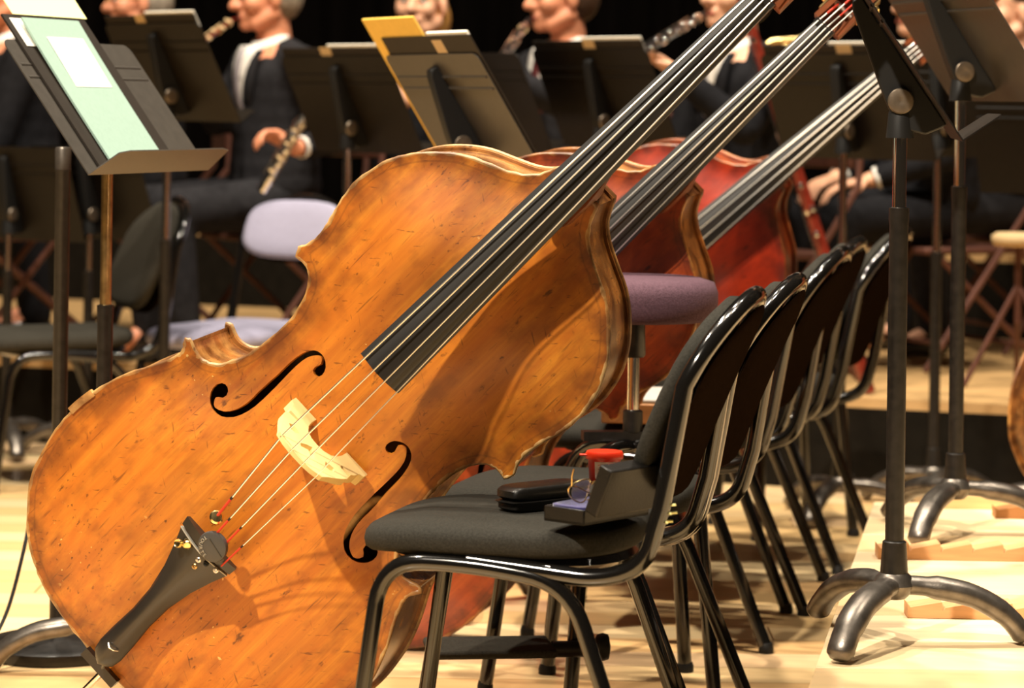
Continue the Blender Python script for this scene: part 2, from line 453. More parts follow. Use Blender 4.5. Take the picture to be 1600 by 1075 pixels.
FHOLE_PX = [(1388,215),(1392,250),(1385,285),(1350,305),(1310,325),(1293,360),(1305,395),(1335,418),(1370,425),(1405,408),(1432,370),(1445,320),(1438,260),(1415,210),
            (1385,175),(1340,148),(1285,136),(1220,145),(1150,175),(1080,220),(1000,285),(930,355),(860,425),(790,485),(720,550),(650,615),(590,680),(530,735),(470,775),
            (410,805),(340,825),(270,828),(210,812),(165,785),(150,755),(150,710),(165,675),(200,672),(245,680),(285,655),(300,610),(290,565),(260,532),(215,518),(165,530),
            (125,570),(102,620),(98,680),(108,740),(135,795),(180,845),(240,880),(310,893),(390,890),(470,865),(550,825),(630,770),(720,690),(800,610),(870,540),(940,465),
            (1010,390),(1080,320),(1150,260),(1210,220),(1270,198),(1330,190),(1370,195)]
# pose of the front bass: origin at the bottom of its body, axes right / up the neck / out of the belly
O1 = Vector((-.66422, 4.5, .20928))
N1 = Vector((-.250093, -.966360, -.060022)); V1 = Vector((.671466, -.217770, .708315)); U1 = V1.cross(N1)
def pose(o, u, v, n, s=1):
    return Matrix(((u.x * s, v.x * s, n.x * s, o.x), (u.y * s, v.y * s, n.y * s, o.y), (u.z * s, v.z * s, n.z * s, o.z), (0, 0, 0, 1)))
S1 = 1.07
B1 = pose(Vector((O1.x * S1, O1.y * S1, CAM_H + S1 * (O1.z - CAM_H))), U1, V1, N1, S1)
def on_bass(px, py, h=.02):
    c = Vector((0, 0, CAM_H)); d = at(px, py, 1.0) - c
    t = (O1 + N1 * h - c).dot(N1) / d.dot(N1); q = c + d * t - O1
    return (q.dot(U1), q.dot(V1))
FH = [on_bass(310 + x / 7.2727, 530 + y / 7.2727, .022) for x, y in FHOLE_PX]
FHR = [(-x, y) for x, y in FH]

def edge_dist(V):
    return np.min(np.hypot(V[:, 0][:, None] - OUTN[None, :, 0], V[:, 1][:, None] - OUTN[None, :, 1]), axis=1)
def plate_mesh(name, holes, zfun, m, flip=False):
    V, F = cdt(OUT, holes, .0125)
    e = edge_dist(V)
    z = zfun(e, V[:, 1])
    me = bpy.data.meshes.new(name); me.from_pydata([(float(a), float(b), float(c)) for (a, b), c in zip(V, z)], [], F); me.update()
    bm = bmesh.new(); bm.from_mesh(me); bmesh.ops.recalc_face_normals(bm, faces=bm.faces)
    if (sum(f.normal.z for f in bm.faces) < 0) != flip: bmesh.ops.reverse_faces(bm, faces=bm.faces)
    bm.to_mesh(me); bm.free()
    at_ = me.attributes.new('edge', 'FLOAT', 'POINT'); at_.data.foreach_set('value', e.astype(np.float32))
    me.polygons.foreach_set('use_smooth', [True] * len(me.polygons)); me.materials.append(M[m])
    return me
def depth(t): return .192 - .055 * np.clip((t - .80) / .35, 0, 1) ** 1.2
def arch(e, t, A=.034):
    s = np.clip((e - .008) / .174, 0, 1); s = s ** 1.5 * (2.5 - 1.5 * s); return A * s

def fb_z(t): return .140 - .112 * (t - .745) / .823
def ring_fb(t, hw, z):
    P = []
    for k in range(13):
        a = -1 + 2 * k / 12
        c = .010 * (1 - a * a) * hw / .042
        if a < -.30: c = .010 * (1 - .09) * hw / .042 * (a + 1) / .70 * 1.0      # flat bevel under the lowest string
        P.append((a * hw, t, z + c))
    P += [(hw * .98, t, z - .013), (hw * .6, t, z - .020), (-hw * .6, t, z - .020), (-hw * .98, t, z - .013)]
    return P

def bass_parts():
    """list of (name, mesh, material slot, parent part or None, label)"""
    L = []
    def put(name, mb, m, parent=None, label=None, angle=40, smooth=True):
        me = mb if isinstance(mb, bpy.types.Mesh) else mb.mesh(name, m, angle, smooth)
        L.append((name, me, m, parent, label)); return len(L) - 1
    top = put('belly', plate_mesh('belly', [FH, FHR], lambda e, t: arch(e, t), 'belly_amber'), 'belly_amber', None, 'arched amber belly with two curved f-holes')
    back = put('back_plate', plate_mesh('back_plate', [], lambda e, t: -depth(t) - arch(e, t, .018), 'rib_amber', True), 'rib_amber')
    I = inset(.006); n = len(I)
    rb = MB(); rings = []
    for k in range(4):
        f = k / 3; rings.append([(p[0], p[1], -.002 - (float(depth(p[1])) - .003) * f) for p in I])
    rb.loft(rings, cap=False)
    ribs = put('ribs', rb, 'rib_amber', None, 'curved side ribs with shiny worn varnish', angle=50)
    eb = MB()
    jit = lambda p, a: (p[0] + random.uniform(-a, a), p[1] + random.uniform(-a, a))
    eb.tube([(jit(p, .0007)[0], jit(p, .0007)[1], -.0035 + random.uniform(-.0006, .0006)) for p in OUT], [.0042 + random.uniform(-.0009, .0005) for _ in OUT], 8, closed=True)
    put('belly_edge', eb, 'edge_amber', top, 'worn rounded edge of the belly', angle=60)
    eb = MB(); eb.tube([(p[0], p[1], -float(depth(p[1])) - .001) for p in OUT], .0040, 8, closed=True)
    put('back_edge', eb, 'edge_amber', back, None, angle=60)
    # repaired patch on the lower left edge
    k = [i for i, p in enumerate(OUT) if p[0] < 0 and .262 < p[1] < .315]
    pb = MB(); pb.loft([[(OUT[i][0] - .009, OUT[i][1], .001), (OUT[i][0] - .009, OUT[i][1], -.008), (OUT[i][0] + .004, OUT[i][1], -.008), (OUT[i][0] + .004, OUT[i][1], .003)] for i in k])
    put('edge_patch', pb, 'edge_amber', top, 'pale patch let into the edge')
    # neck, heel, fingerboard
    fb = MB().loft([ring_fb(.745, .0425, fb_z(.745)), ring_fb(1.15, .034, fb_z(1.15)), ring_fb(1.560, .0205, fb_z(1.56))])
    put('fingerboard', fb, 'ebony', None, 'long black fingerboard', angle=14)
    def ring_n(t, hw, zt, zb):
        P = []
        for k in range(15):
            a = math.pi * k / 14
            P.append((hw * math.cos(a), t, zt - (zt - zb) * math.sin(a) ** .8))
        return P
    nk = MB().loft([ring_n(1.10, .036, fb_z(1.10) - .019, -.130), ring_n(1.150, .037, fb_z(1.15) - .019, -.135), ring_n(1.175, .034, fb_z(1.175) - .019, -.06), ring_n(1.21, .030, fb_z(1.21) - .019, fb_z(1.21) - .062),
                    ring_n(1.30, .027, fb_z(1.3) - .019, fb_z(1.3) - .055), ring_n(1.45, .023, fb_z(1.45) - .019, fb_z(1.45) - .050), ring_n(1.565, .020, fb_z(1.565) - .016, fb_z(1.565) - .047)])
    put('neck', nk, 'neck_wood', None, None, angle=60)
    put('nut', MB().box((0, 1.564, fb_z(1.564) + .003), (.044, .010, .020)), 'ebony')
    # pegbox and scroll (leaning back from the neck)
    pbm = Matrix.Translation((0, 1.568, fb_z(1.568) - .004)) @ Matrix.Rotation(math.radians(-14), 4, 'X')
    pb = MB()
    for s in (-1, 1):
        pb.loft([[(s * .022, 0, .0), (s * .032, 0, .0), (s * .032, 0, -.045), (s * .022, 0, -.045)], [(s * .018, .19, -.002), (s * .027, .19, -.002), (s * .027, .19, -.052), (s * .018, .19, -.052)]], mx=pbm)
    pb.loft([[(-.03, 0, -.036), (.03, 0, -.036), (.03, 0, -.050), (-.03, 0, -.050)], [(-.026, .19, -.044), (.026, .19, -.044), (.026, .19, -.058), (-.026, .19, -.058)]], mx=pbm)
    pgb = put('pegbox', pb, 'neck_wood', None, 'slotted wooden pegbox')
    sc = MB(); sp = []; sr_ = []
    for k in range(44):
        a = k / 43 * 2.6 * math.pi; r = .050 - .042 * k / 43
        sp.append((0, .235 + r * math.cos(a + 3.6), -.030 + r * math.sin(a + 3.6))); sr_.append(.024 - .012 * k / 43)
    sc.tube(sp, sr_, 10, up=(1, 0, 0), flat=1.35, mx=pbm); sc.box((0, .195, -.03), (.045, .04, .05), mx=pbm)
    put('scroll', sc, 'neck_wood', None, None, angle=60)
    for i in range(4):
        s = -1 if i < 2 else 1; yy = .045 + (i % 2) * .08 + (0 if i < 2 else .03)
        tm = MB().box((s * .034, yy, -.022), (.0025, .060, .040), mx=pbm)
        tu = put('tuning_machine', tm, 'old_brass', None, 'brass tuning plate with worm gear and key')
        g = MB().lathe([(.014, 0), (.016, .002), (.016, .006), (.014, .008)], 18, mx=pbm @ Matrix.Translation((s * .036, yy, -.022)) @ Matrix.Rotation(s * math.pi / 2, 4, 'Y'))
        put('gear', g, 'brass', tu)
        wv = MB(); pts = [(s * (.042), yy - .010 + .020 * k / 40, -.002 + .000 * k) for k in range(3)]
        wv.tube([(s * .042 + .0045 * math.cos(k * .9), yy + .014 + .0045 * math.sin(k * .9) * 0 + .0, -.044 + .044 * k / 56 + .0) for k in range(57)], .0022, 6, mx=pbm)
        wv.tube([(s * .042, yy + .014, -.065), (s * .042, yy + .014, .004)], .0036, 8, mx=pbm)
        put('worm', wv, 'brass', tu)
        ky = MB().lathe([(.003, 0), (.006, .003), (.018, .010), (.021, .020), (.012, .032), (.002, .036)], 14, mx=pbm @ Matrix.Translation((s * .042, yy + .014, -.060)) @ Matrix.Scale(.35, 4, (0, 1, 0)) @ Matrix.Rotation(math.pi, 4, 'X'))
        put('key', ky, 'brass', tu)
        rl = MB().tube([(-.026, yy, -.016), (.026, yy, -.016)], .0055, 10, mx=pbm); put('roller', rl, 'steel_string', tu)
    # bridge
    bz = float(arch(np.array([.177]), np.array([.568]))[0]) - .001; BH = .150
    hb = [(0, .066), (.014, .064), (.026, .055), (.033, .040), (.036, .022), (.036, 0), (.084, 0), (.084, .018), (.076, .024), (.074, .040), (.070, .050), (.050, .051),
          (.049, .058), (.068, .061), (.072, .070), (.068, .085), (.062, .100), (.054, .118), (.048, .136), (.030, .146), (.015, .1495)]
    ob = hb + [(0, BH)] + [(-x, yv) for x, yv in hb[:0:-1]]
    heart = [(.0, .086), (.010, .096), (.016, .108), (.011, .115), (0, .104), (-.011, .115), (-.016, .108), (-.010, .096)]
    kid = [(.030, .086), (.046, .080), (.053, .088), (.044, .098), (.034, .096)]
    Vb, Fb = cdt(ob, [heart, kid, [(-x, yv) for x, yv in kid]], .012)
    bm_ = MB(); nb = len(Vb); BX = .005
    thick = lambda h: .011 - .0075 * h / BH
    vs = [(p[0] + BX, .568 - thick(p[1]), bz + p[1]) for p in Vb] + [(p[0] + BX, .568 + thick(p[1]), bz + p[1]) for p in Vb]
    fs = [tuple(f) for f in Fb] + [tuple(i + nb for i in f[::-1]) for f in Fb]
    cnt = {}
    for f in Fb:
        for a, b in zip(f, f[1:] + f[:1]): cnt[(a, b)] = cnt.get((a, b), 0) + 1
    for (a, b) in cnt:
        if (b, a) not in cnt: fs.append((b, a, a + nb, b + nb))
    bm_.add(vs, fs)
    put('bridge', bm_, 'bridge_maple', None, 'pale carved maple bridge', angle=35)
    # tailpiece
    tp = [(.018, .004), (.022, .013), (.032, .021), (.052, .0245), (.09, .0235), (.14, .0205), (.19, .0225), (.24, .031), (.285, .044), (.312, .0535)]
    tz = lambda t: .034 + .20 * t
    def ring_t(t, hw, z, h=.016):
        P = [(hw * (-1 + 2 * k / 10), t, z + h * (1 - abs(-1 + 2 * k / 10) ** 1.5)) for k in range(11)]
        return P + [(hw * .95, t, z - .008), (-hw * .95, t, z - .008)]
    TX = -.004
    off = Matrix.Translation((TX, 0, 0))
    tpi = put('tailpiece', MB().loft([ring_t(t, hw, tz(t), .004 + .010 * min(1, hw / .02)) for t, hw in tp], mx=off), 'ebony', None, 'flared black tailpiece', angle=60)
    put('tailpiece_fret', MB().loft([ring_t(.318, .0555, tz(.318) + .001), ring_t(.335, .0575, tz(.335) + .002)], mx=off), 'ebony', tpi, 'raised bar across the tailpiece')
    put('tailpiece_fret', MB().loft([ring_t(.3125, .054, tz(.314) + .003), ring_t(.3145, .0545, tz(.3145) + .003)], mx=off), 'letter_grey', tpi, 'thin pale line across the tailpiece')
    put('tail_wire', MB().tube([(TX - .009, .066, tz(.066) + .014), (TX - .002, .064, tz(.064) + .020), (TX + .006, .066, tz(.066) + .018), (TX + .011, .068, tz(.068) + .011)], .0016, 8), 'steel_string', tpi, 'bright wire loop')
    put('tail_gut', MB().tube([(TX + .006, .03, tz(.03)), (.004, .004, .012), (.001, -.010, -.03)], .003, 8), 'steel_string', tpi)
    fr = []
    for (px, py, mt) in ((304, 885, 'old_brass'), (323, 880, 'rubber_black'), (339, 890, 'steel_string'), (311, 874, 'steel_string')):
        a, b = on_bass(px, py, .105)
        put('string_eyelet', MB().lathe([(.0048, 0), (.0048, .002), (.003, .0035), (.0012, .001)], 12, mx=Matrix.Translation((a, b, tz(b) + .012))), mt, tpi)
    # fine tuner screws
    a, b = on_bass(335, 812, .115)
    put('fine_tuner', MB().lathe([(.003, -.012), (.003, 0), (.008, .001), (.0085, .004), (.0085, .008), (.0065, .010), (.001, .0105)], 16, mx=Matrix.Translation((a, b, .110)) @ Matrix.Rotation(-.7, 4, 'X') @ Matrix.Scale(1.35, 4)), 'brass', tpi, 'gold fine tuner screw')
    a, b = on_bass(290, 852, .105)
    ft = MB()
    for k in (-1, 1):
        ft.lathe([(.003, -.006), (.0068, -.005), (.0078, -.001), (.0078, .003), (.0060, .006), (.0048, .0052), (.001, .005)], 18, mx=Matrix.Translation((a + .0052 * k - .004, b + .0050 * k, .108 + .001 * k)) @ Matrix.Rotation(.35 * k, 4, 'Y'))
    ft.tube([(a - .010, b - .006, .103), (a + .010, b + .006, .103)], .0028, 8)
    put('fine_tuner', ft, 'brass', tpi, 'pair of gold fine tuner screws')
    # round rubber mute on the middle strings
    a, b = on_bass(334, 853, .118)
    mm = Matrix.Translation((a, b, .113)) @ Matrix.Rotation(.14, 4, 'X')
    mu = put('mute', MB().lathe([(.020, 0), (.0245, .002), (.0255, .007), (.0245, .011), (.021, .0125), (.001, .0127)], 28, mx=mm), 'mute_rubber', None, 'round black rubber mute on the strings')
    put('mute_groove', MB().box((.004, .006, .0128), (.034, .0015, .0012), mx=mm @ Matrix.Rotation(-.2, 4, 'Z')), 'ebony', mu)
    word = 'TOURTE'
    for i, ch in enumerate(word):
        cu = bpy.data.curves.new('letter', 'FONT'); cu.body = ch; cu.size = .0082; cu.extrude = .0004; cu.align_x = 'CENTER'; cu.align_y = 'CENTER'
        to = bpy.data.objects.new('letter', cu); C.objects.link(to)
        bpy.context.view_layer.update()
        me = bpy.data.meshes.new_from_object(to.evaluated_get(bpy.context.evaluated_depsgraph_get())); bpy.data.objects.remove(to); bpy.data.curves.remove(cu)
        me.materials.clear(); me.materials.append(M['letter_grey'])
        an = math.radians(-205 + 21 * i + 12)
        me.transform(mm @ Matrix.Translation((.0185 * math.cos(an), .0185 * math.sin(an), .0132)) @ Matrix.Rotation(an + math.pi / 2, 4, 'Z'))
        L.append(('letter', me, 'letter_grey', mu, None))
    # strings
    ends = [(332, 815), (325, 848), (346, 856), (345, 885)]
    for i in range(4):
        f = i / 3
        bw = -.036 + .082 * f; bzz = bz + (.1385, .1488, .1490, .1395)[i]
        nw = (-.0150 + .030 * f); nz_ = fb_z(1.564) + .0135
        a, b = on_bass(ends[i][0], ends[i][1], .115)
        ez = tz(min(b, .33)) + .014
        r = (.00165, .0014, .00125, .0011)[i]
        P0 = Vector((a, b, ez)); PB = Vector((bw, .568, bzz)); PN = Vector((nw, 1.564, nz_))
        P2 = pbm @ Vector((nw * 1.0, .045 + (i % 2) * .08 + (0 if i < 2 else .03), -.010))
        s = put('string', MB().tube([P0, PB, PN, P2], r, 7), 'steel_string', None, None)
        q = P0.lerp(PB, .27 - .02 * i)
        put('silk_winding', MB().tube([P0, q], r * 1.35, 7), 'silk_red', s, 'red silk winding')
        put('silk_winding', MB().tube([q, P0.lerp(PB, .295 - .02 * i)], r * 1.4, 7), 'rubber_black', s, 'short black winding')
        put('silk_winding', MB().tube([PN.lerp(P2, .45), P2], r * 1.35, 7), 'silk_red', s, 'red silk winding')
    # saddle, end block, endpin
    put('saddle', MB().box((.0, -.001, .003), (.075, .016, .022)), 'ebony')
    put('endpin_collar', MB().lathe([(.024, 0), (.024, .012), (.017, .030), (.012, .045)], 16, mx=Matrix.Translation((0, .004, -.08)) @ Matrix.Rotation(math.pi / 2, 4, 'X')), 'black_chip')
    return L

mat('neck_wood', srgb(120, 62, 28), .35, coat=.3, var=.25, scale=1, aniso=(60, 3, 60))
BASS = bass_parts()
def add_bass(label, mx, kind, foot):
    t = thing('double_bass', label, 'double bass', mx, 'double basses')
    objs = []
    for (name, me, m, par, lab) in BASS:
        mm = m.replace('amber', kind)
        if mm == m: d = me
        else:
            d = me.copy(); d.materials.clear(); d.materials.append(M[mm])
        o = bpy.data.objects.new(name, d); C.objects.link(o); objs.append(o)
        o.parent = t if par is None else objs[par]
        if lab: o['label'] = lab.replace('amber', {'amber': 'amber', 'brown': 'red-brown', 'red': 'deep red'}[kind])
        if name in ('belly', 'back_plate'):
            sm = o.modifiers.new('thickness', 'SOLIDIFY'); sm.thickness = .0065; sm.offset = -1
            es = o.modifiers.new('crisp', 'EDGE_SPLIT'); es.split_angle = math.radians(40)
    # endpin rod down to the floor point
    inv = mx.inverted(); a = Vector((0, -.035, -.08)); b = inv @ Vector(foot)
    MB().tube([a, a.lerp(b, .96), b], [.006, .006, .001], 10).build('endpin', 'chrome', t)
    return t
def endpin_foot(mx, z=0.0):
    a = mx @ Vector((0, -.03, -.08)); d = (mx.to_3x3() @ Vector((0, -1, -.05))).normalized()
    k = (z - a.z) / d.z; return a + d * k
add_bass('nearest double bass, worn amber belly with scratches, leaning in front of the black chairs', B1, 'amber', endpin_foot(B1))
s2 = 1.055
R2 = Matrix(((.6891, .6694, -.2776), (-.165, -.228, -.9596), (-.7056, .7070, -.0467)))
o2 = Vector((-.458 * s2, 5.46 * s2, CAM_H + s2 * (.189 - CAM_H) + .006))
B2 = Matrix.Translation(o2) @ (R2 @ Matrix.Scale(s2, 3)).to_4x4()
add_bass('red-brown double bass, the middle one of the three leaning in a row', B2, 'brown', endpin_foot(B2))
R3 = Matrix(((.649, .7185, -.2501), (-.1213, -.2268, -.9664), (-.751, .6575, -.06)))
s3 = 1.085
o3 = Vector((-.2361 * s3, 6.3887 * s3, CAM_H + s3 * (.2321 - CAM_H) + .010))
B3 = Matrix.Translation(o3) @ (R3 @ Matrix.Scale(s3, 3)).to_4x4()
add_bass('deep red double bass, farthest of the three leaning in a row', B3, 'red', endpin_foot(B3))
n4 = Vector((.36, -.93, .06)).normalized(); v4 = Vector((.30, .07, 1)); u4 = v4.cross(n4).normalized(); v4 = n4.cross(u4)
B4 = pose(Vector((1.575, 6.75, .12)), u4, v4, n4)
add_bass('dark double bass standing upright at the right edge of the picture', B4, 'brown', (B4 @ Vector((0, -.03, -.08))) * 1 + Vector((0, 0, -(B4 @ Vector((0, -.03, -.08))).z)))

# ---------------------------------------------------------------- stacking chairs
def superell(a, p=3.0):
    c, s = math.cos(a), math.sin(a)
    return (math.copysign(abs(c) ** (2 / p), c), math.copysign(abs(s) ** (2 / p), s))
def seat_pad(mat_, parent, x0=-.205, x1=.272, hw=.215, z=.405, th=.052):
    mb = MB(); rings = []; n = 40
    for (sc, zz) in ((.70, 0.0), (.955, .001), (.99, .009), (1.0, .022), (.99, .034), (.96, .043), (.88, .050), (.6, .055), (.25, .056)):
        R = []
        for k in range(n):
            a = 2 * math.pi * k / n; cx, cy = superell(a, 3.6)
            x = (x0 + x1) / 2 + cx * (x1 - x0) / 2 * sc; y = cy * hw * sc * (1 - .05 * (1 - cx) / 2)
            dz = -.012 * max(0, (x - .14) / .13) ** 2 + .012 * max(0, (-x - .02) / .18) ** 2
            R.append((x, y, z + zz * th / .056 + dz))
        rings.append(R)
    mb.loft(rings); return mb.build('seat', mat_, parent, angle=70)
def back_xz(s):      # centre line of the backrest, s = 0 at its foot, 1 at the top
    return (-.232 - .125 * s - .02 * s * s, .49 + .345 * s)
RECT = False
def back_hw(s):
    if RECT: return .19
    return .205 * (1 - .12 * s) * (1 - max(0, (s - .55) / .45) ** 2.6) ** .5 if s < .999 else .02
def backrest(parent, matf, matb):
    for name, m, off, th in (('back_pad', matf, .010, .034), ('back_shell', matb, -.012, .010)):
        mb = MB(); rings = []; n = 32
        for (sc, t) in ((.80, 0), (.955, .05), (.985, .4), (.96, .75), (.85, .93), (.5, 1.0), (.12, 1.02)):
            R = []
            for k in range(n):
                a = 2 * math.pi * k / n; cx, cy = superell(a, 3.2)
                s = (.69 + .27 * cy * sc) if RECT else (.5 + .475 * cy * sc)
                y = cx * back_hw(max(.0, min(.985, s))) * sc * .97 * (1 - .10 * max(0, (.15 - s) / .15))
                x, z = back_xz(s)
                d = off + (th * t if off > 0 else -th * t)
                R.append((x + d + .10 * y * y / .2, y, z + d * .33))
            rings.append(R)
        mb.loft(rings).build(name, m, parent, angle=60)
def make_chair(label, mx, group, pad='fabric_charcoal', shell='shell_brown', tube='black_gloss', fz=0.0):
    t = thing('stacking_chair', label, 'chair', mx, group)
    seat_pad(pad, t); backrest(t, pad, shell)
    sh = MB(); rings = []
    for (sc, zz) in ((.3, .380), (.86, .384), (.95, .396), (.93, .409)):
        rings.append([((.02 + superell(2 * math.pi * k / 28, 3.4)[0] * .215 * sc), superell(2 * math.pi * k / 28, 3.4)[1] * .205 * sc, zz) for k in range(28)])
    sh.loft(rings).build('seat_shell', tube, t, angle=50)
    # raised rim that runs from the seat up round the back
    top = []
    for k in range(0, 25):
        a = math.pi * k / 24
        s = .60 + .40 * math.sin(a); y = -math.cos(a)
        hw = .195 * (1 - .08 * math.sin(a))
        x, z = back_xz(s); top.append((x + .10 * (y * hw) ** 2 / .2, y * hw, z))
    lo = lambda sgn: [(.06, sgn * .198, .398), (-.16, sgn * .203, .380), (-.235, sgn * .205, .405), (-.262, sgn * .204, .50)]
    path = [Vector(p) for p in fillet(lo(-1), .07, 6)] + [Vector(p) for p in top] + [Vector(p) for p in reversed(fillet(lo(1), .07, 6))]
    MB().tube(path, .0150, 12, flat=1.0).build('rim', tube, t, angle=60)
    for sg in (-1, 1):
        y = sg * .205
        p = fillet([(.262, y * 1.06, fz + .008), (.205, y, .392), (.06, y, .394), (-.112, y, .372), (-.262, y * 1.08, fz + .008)], .075, 8)
        lf = MB().tube(p, .0140, 12).build('leg_frame', tube, t, angle=60)
        for q in (p[0], p[-1]):
            MB().lathe([(.016, 0), (.016, .012), (.013, .022)], 12, mx=Matrix.Translation((q.x, q.y, fz))).build('glide', 'rubber_black', lf)
    for x, z in ((.15, .388), (-.06, .374)):
        MB().tube([(x, -.205, z), (x, .205, z)], .009, 8).build('cross_bar', tube, t)
    return t
CY = 180 - 10.5
G = 'black stacking chairs of the bass section'
chair_spots = [((.046, 4.635), -4, 'nearest black stacking chair, holding a blue-lined open case'),
               ((.158, 5.030), -5, 'second black stacking chair from the front, a red rosin tub on its seat'),
               ((.362, 6.010), -6, 'third black stacking chair from the front, a grey-topped wooden box on its seat'),
               ((.455, 6.465), -7, 'fourth black stacking chair from the front, mostly hidden behind the third'),
               ((.640, 6.990), -8, 'farthest black stacking chair in the row, beside the front stand pole')]
chairs = []
for (xy, dy, lab) in chair_spots:
    if not chairs:      # the nearest chair is a slightly narrower, taller one
        k = .955; lift = CAM_H * (1 - k)
        chairs.append(make_chair(lab, frame((xy[0] * k, xy[1] * k, lift), CY + dy, s=k), G, fz=-lift / k))
    else: chairs.append(make_chair(lab, frame((xy[0], xy[1], 0), CY + dy), G))
# torn foam showing at the nearest chair's rim
tn = MB(); random.seed(3)
for k in range(7):
    a = Vector((-.262, .200, .50)); tn.tube([a + Vector((0, .002 * k - .006, .012 * (k % 4) - .02)), a + Vector((-.012 - .006 * (k % 3), .012 - .004 * k, .014 * (k % 4) - .02))], .0022, 5)
tn.build('torn_foam', 'paper_cream', chairs[0])

bc = make_chair('dark grey padded chair at the left, standing by the lavender one', frame((-1.35, 8.16, 0), 208), 'chairs at the back left', 'fabric_dark', 'shell_brown', 'black_gloss')
RECT = True
lc = make_chair('pale lavender padded chair at the back left', frame((-.835, 8.38, 0), 240), 'chairs at the back left', 'fabric_lavender', 'shell_brown', 'black_gloss')
RECT = False

# ---------------------------------------------------------------- music stands
def make_stand(label, mx, tilt, pivot_z, group='music stands', desk='desk_black', leg_rot=30, flip=1, inner='chrome', foot='steel_worn'):
    """local +x is the side the player sits on; the desk leans away from there"""
    t = thing('music_stand', label, 'music stand', mx, group)
    hub = MB().lathe([(.020, .075), (.030, .085), (.036, .098), (.030, .112), (.024, .118)], 20).build('hub', foot, t)
    for k in range(3):
        a = math.radians(leg_rot + 120 * k); d = Vector((math.cos(a), math.sin(a), 0))
        pts = [d * .015 + Vector((0, 0, .098)), d * .07 + Vector((0, 0, .094)), d * .135 + Vector((0, 0, .080)), d * .19 + Vector((0, 0, .048)), d * .222 + Vector((0, 0, .010))]
        MB().tube(catmull(pts, 4), [.022] * 4 + [.027] * 4 + [.026] * 4 + [.024] * 4 + [.016], 12, flat=.75).build('leg', foot, t, angle=60)
    MB().lathe([(.0235, .112), (.0235, .116), (.020, .17), (.0175, .172)], 20).build('collar', 'black_chip', t)
    oz = min(.735, pivot_z - .18)
    MB().lathe([(.0158, .165), (.0158, oz - .03), (.0168, oz - .02), (.0168, oz), (.010, oz + .002)], 20).build('outer_tube', 'black_chip', t)
    MB().lathe([(.0115, oz - .02), (.0115, pivot_z - .02)], 18).build('inner_tube', inner, t)
    ct, s_ = math.cos(math.radians(tilt)), math.sin(math.radians(tilt))
    up = Vector((-s_, 0, ct)); nr = Vector((ct, 0, s_))
    piv = Vector((0, 0, pivot_z))
    Dm = lambda h, yv, d: piv + up * h + Vector((0, yv, 0)) + nr * d
    # head: tapered fin behind the desk, plus clamp and round friction knob
    hd = MB()
    prof = [(-.075, .030), (-.070, .004), (-.045, -.020), (.0, -.024), (.04, -.016), (.17, .016), (.185, .024), (.185, .042), (-.075, .042)]
    a = [Dm(h, -.014, d) for h, d in prof]; b = [Dm(h, .014, d) for h, d in prof]
    n = len(prof); hd.add(a + b, [tuple(range(n)), tuple(range(n, 2 * n))[::-1]] + [(k, (k + 1) % n, n + (k + 1) % n, n + k) for k in range(n)])
    head = hd.build('head', 'rubber_black', t, bevel=.003)
    MB().lathe([(.024, pivot_z - .062), (.020, pivot_z - .02), (.016, pivot_z - .01)], 14).build('clamp', 'rubber_black', t)
    MB().lathe([(.009, .0), (.021, .002), (.022, .006), (.020, .009), (.009, .011), (.004, .010)], 20, mx=Matrix.Translation(piv + Vector((0, flip * -.015, .0))) @ Matrix.Rotation(flip * math.pi / 2, 4, 'X')).build('knob', 'knob_steel', t)
    # desk: rounded sheet with two pressed ridges, and the shelf
    h0, h1, W = -.105, .215, .254
    out = []
    for (cx, cy, a0) in ((W - .022, h1 - .022, 0), (-W + .022, h1 - .022, 90)):
        for k in range(6): out.append((cx + .022 * math.cos(math.radians(a0 + 18 * k)), cy + .022 * math.sin(math.radians(a0 + 18 * k))))
    out += [(-W, h0), (W, h0)]
    dk = MB(); n = len(out)
    for d in (.042, .0445): dk.v += [tuple(Dm(h, yv, d)) for yv, h in out]
    dk.f = [tuple(range(n)), tuple(range(n, 2 * n))[::-1]] + [(k, (k + 1) % n, n + (k + 1) % n, n + k) for k in range(n)]
    de = dk.build('desk', desk, t)
    for hh in (.125, .155):
        MB().tube([Dm(hh, -W + .012, .0425), Dm(hh, W - .012, .0425)], .0038, 8).build('pressed_ridge', desk, de)
    sh = MB(); q = [(-W, .044), (W, .044), (W - .02, .112), (W - .055, .118), (-W + .055, .118), (-W + .02, .112)]
    for hh in (h0, h0 + .0025): sh.v += [tuple(Dm(hh, yv, d)) for yv, d in q]
    n = len(q); sh.f = [tuple(range(n)), tuple(range(n, 2 * n))[::-1]] + [(k, (k + 1) % n, n + (k + 1) % n, n + k) for k in range(n)]
    sh.build('shelf', desk, t)
    wm = mx
    # frame on the desk surface for papers: x across, y up, z out to the player
    dm = wm @ Matrix.Translation(Dm(h0, 0, .0455)) @ Matrix(((0, up.x, nr.x, 0), (-1, 0, 0, 0), (0, up.z, nr.z, 0), (0, 0, 0, 1)))
    return t, dm
def sheet(name, label, cat, dm, x0, x1, y0, y1, z, m, th=.0012, curl=0.0, group=None, skew=0, build_extra=None):
    """paper or folder lying on a desk, slightly curled at the top"""
    mb = MB(); rings = []
    for k in range(9):
        f = k / 8; y = y0 + (y1 - y0) * f; dz = curl * f ** 3
        sx = skew * f
        rings.append([(x0 + sx, y, z + dz), (x1 + sx, y, z + dz), (x1 + sx, y, z + th + dz), (x0 + sx, y, z + th + dz)])
    mb.loft(rings)
    o = mb.build(name, m, None, angle=50); o.matrix_world = dm
    return tag(o, label, cat, group)

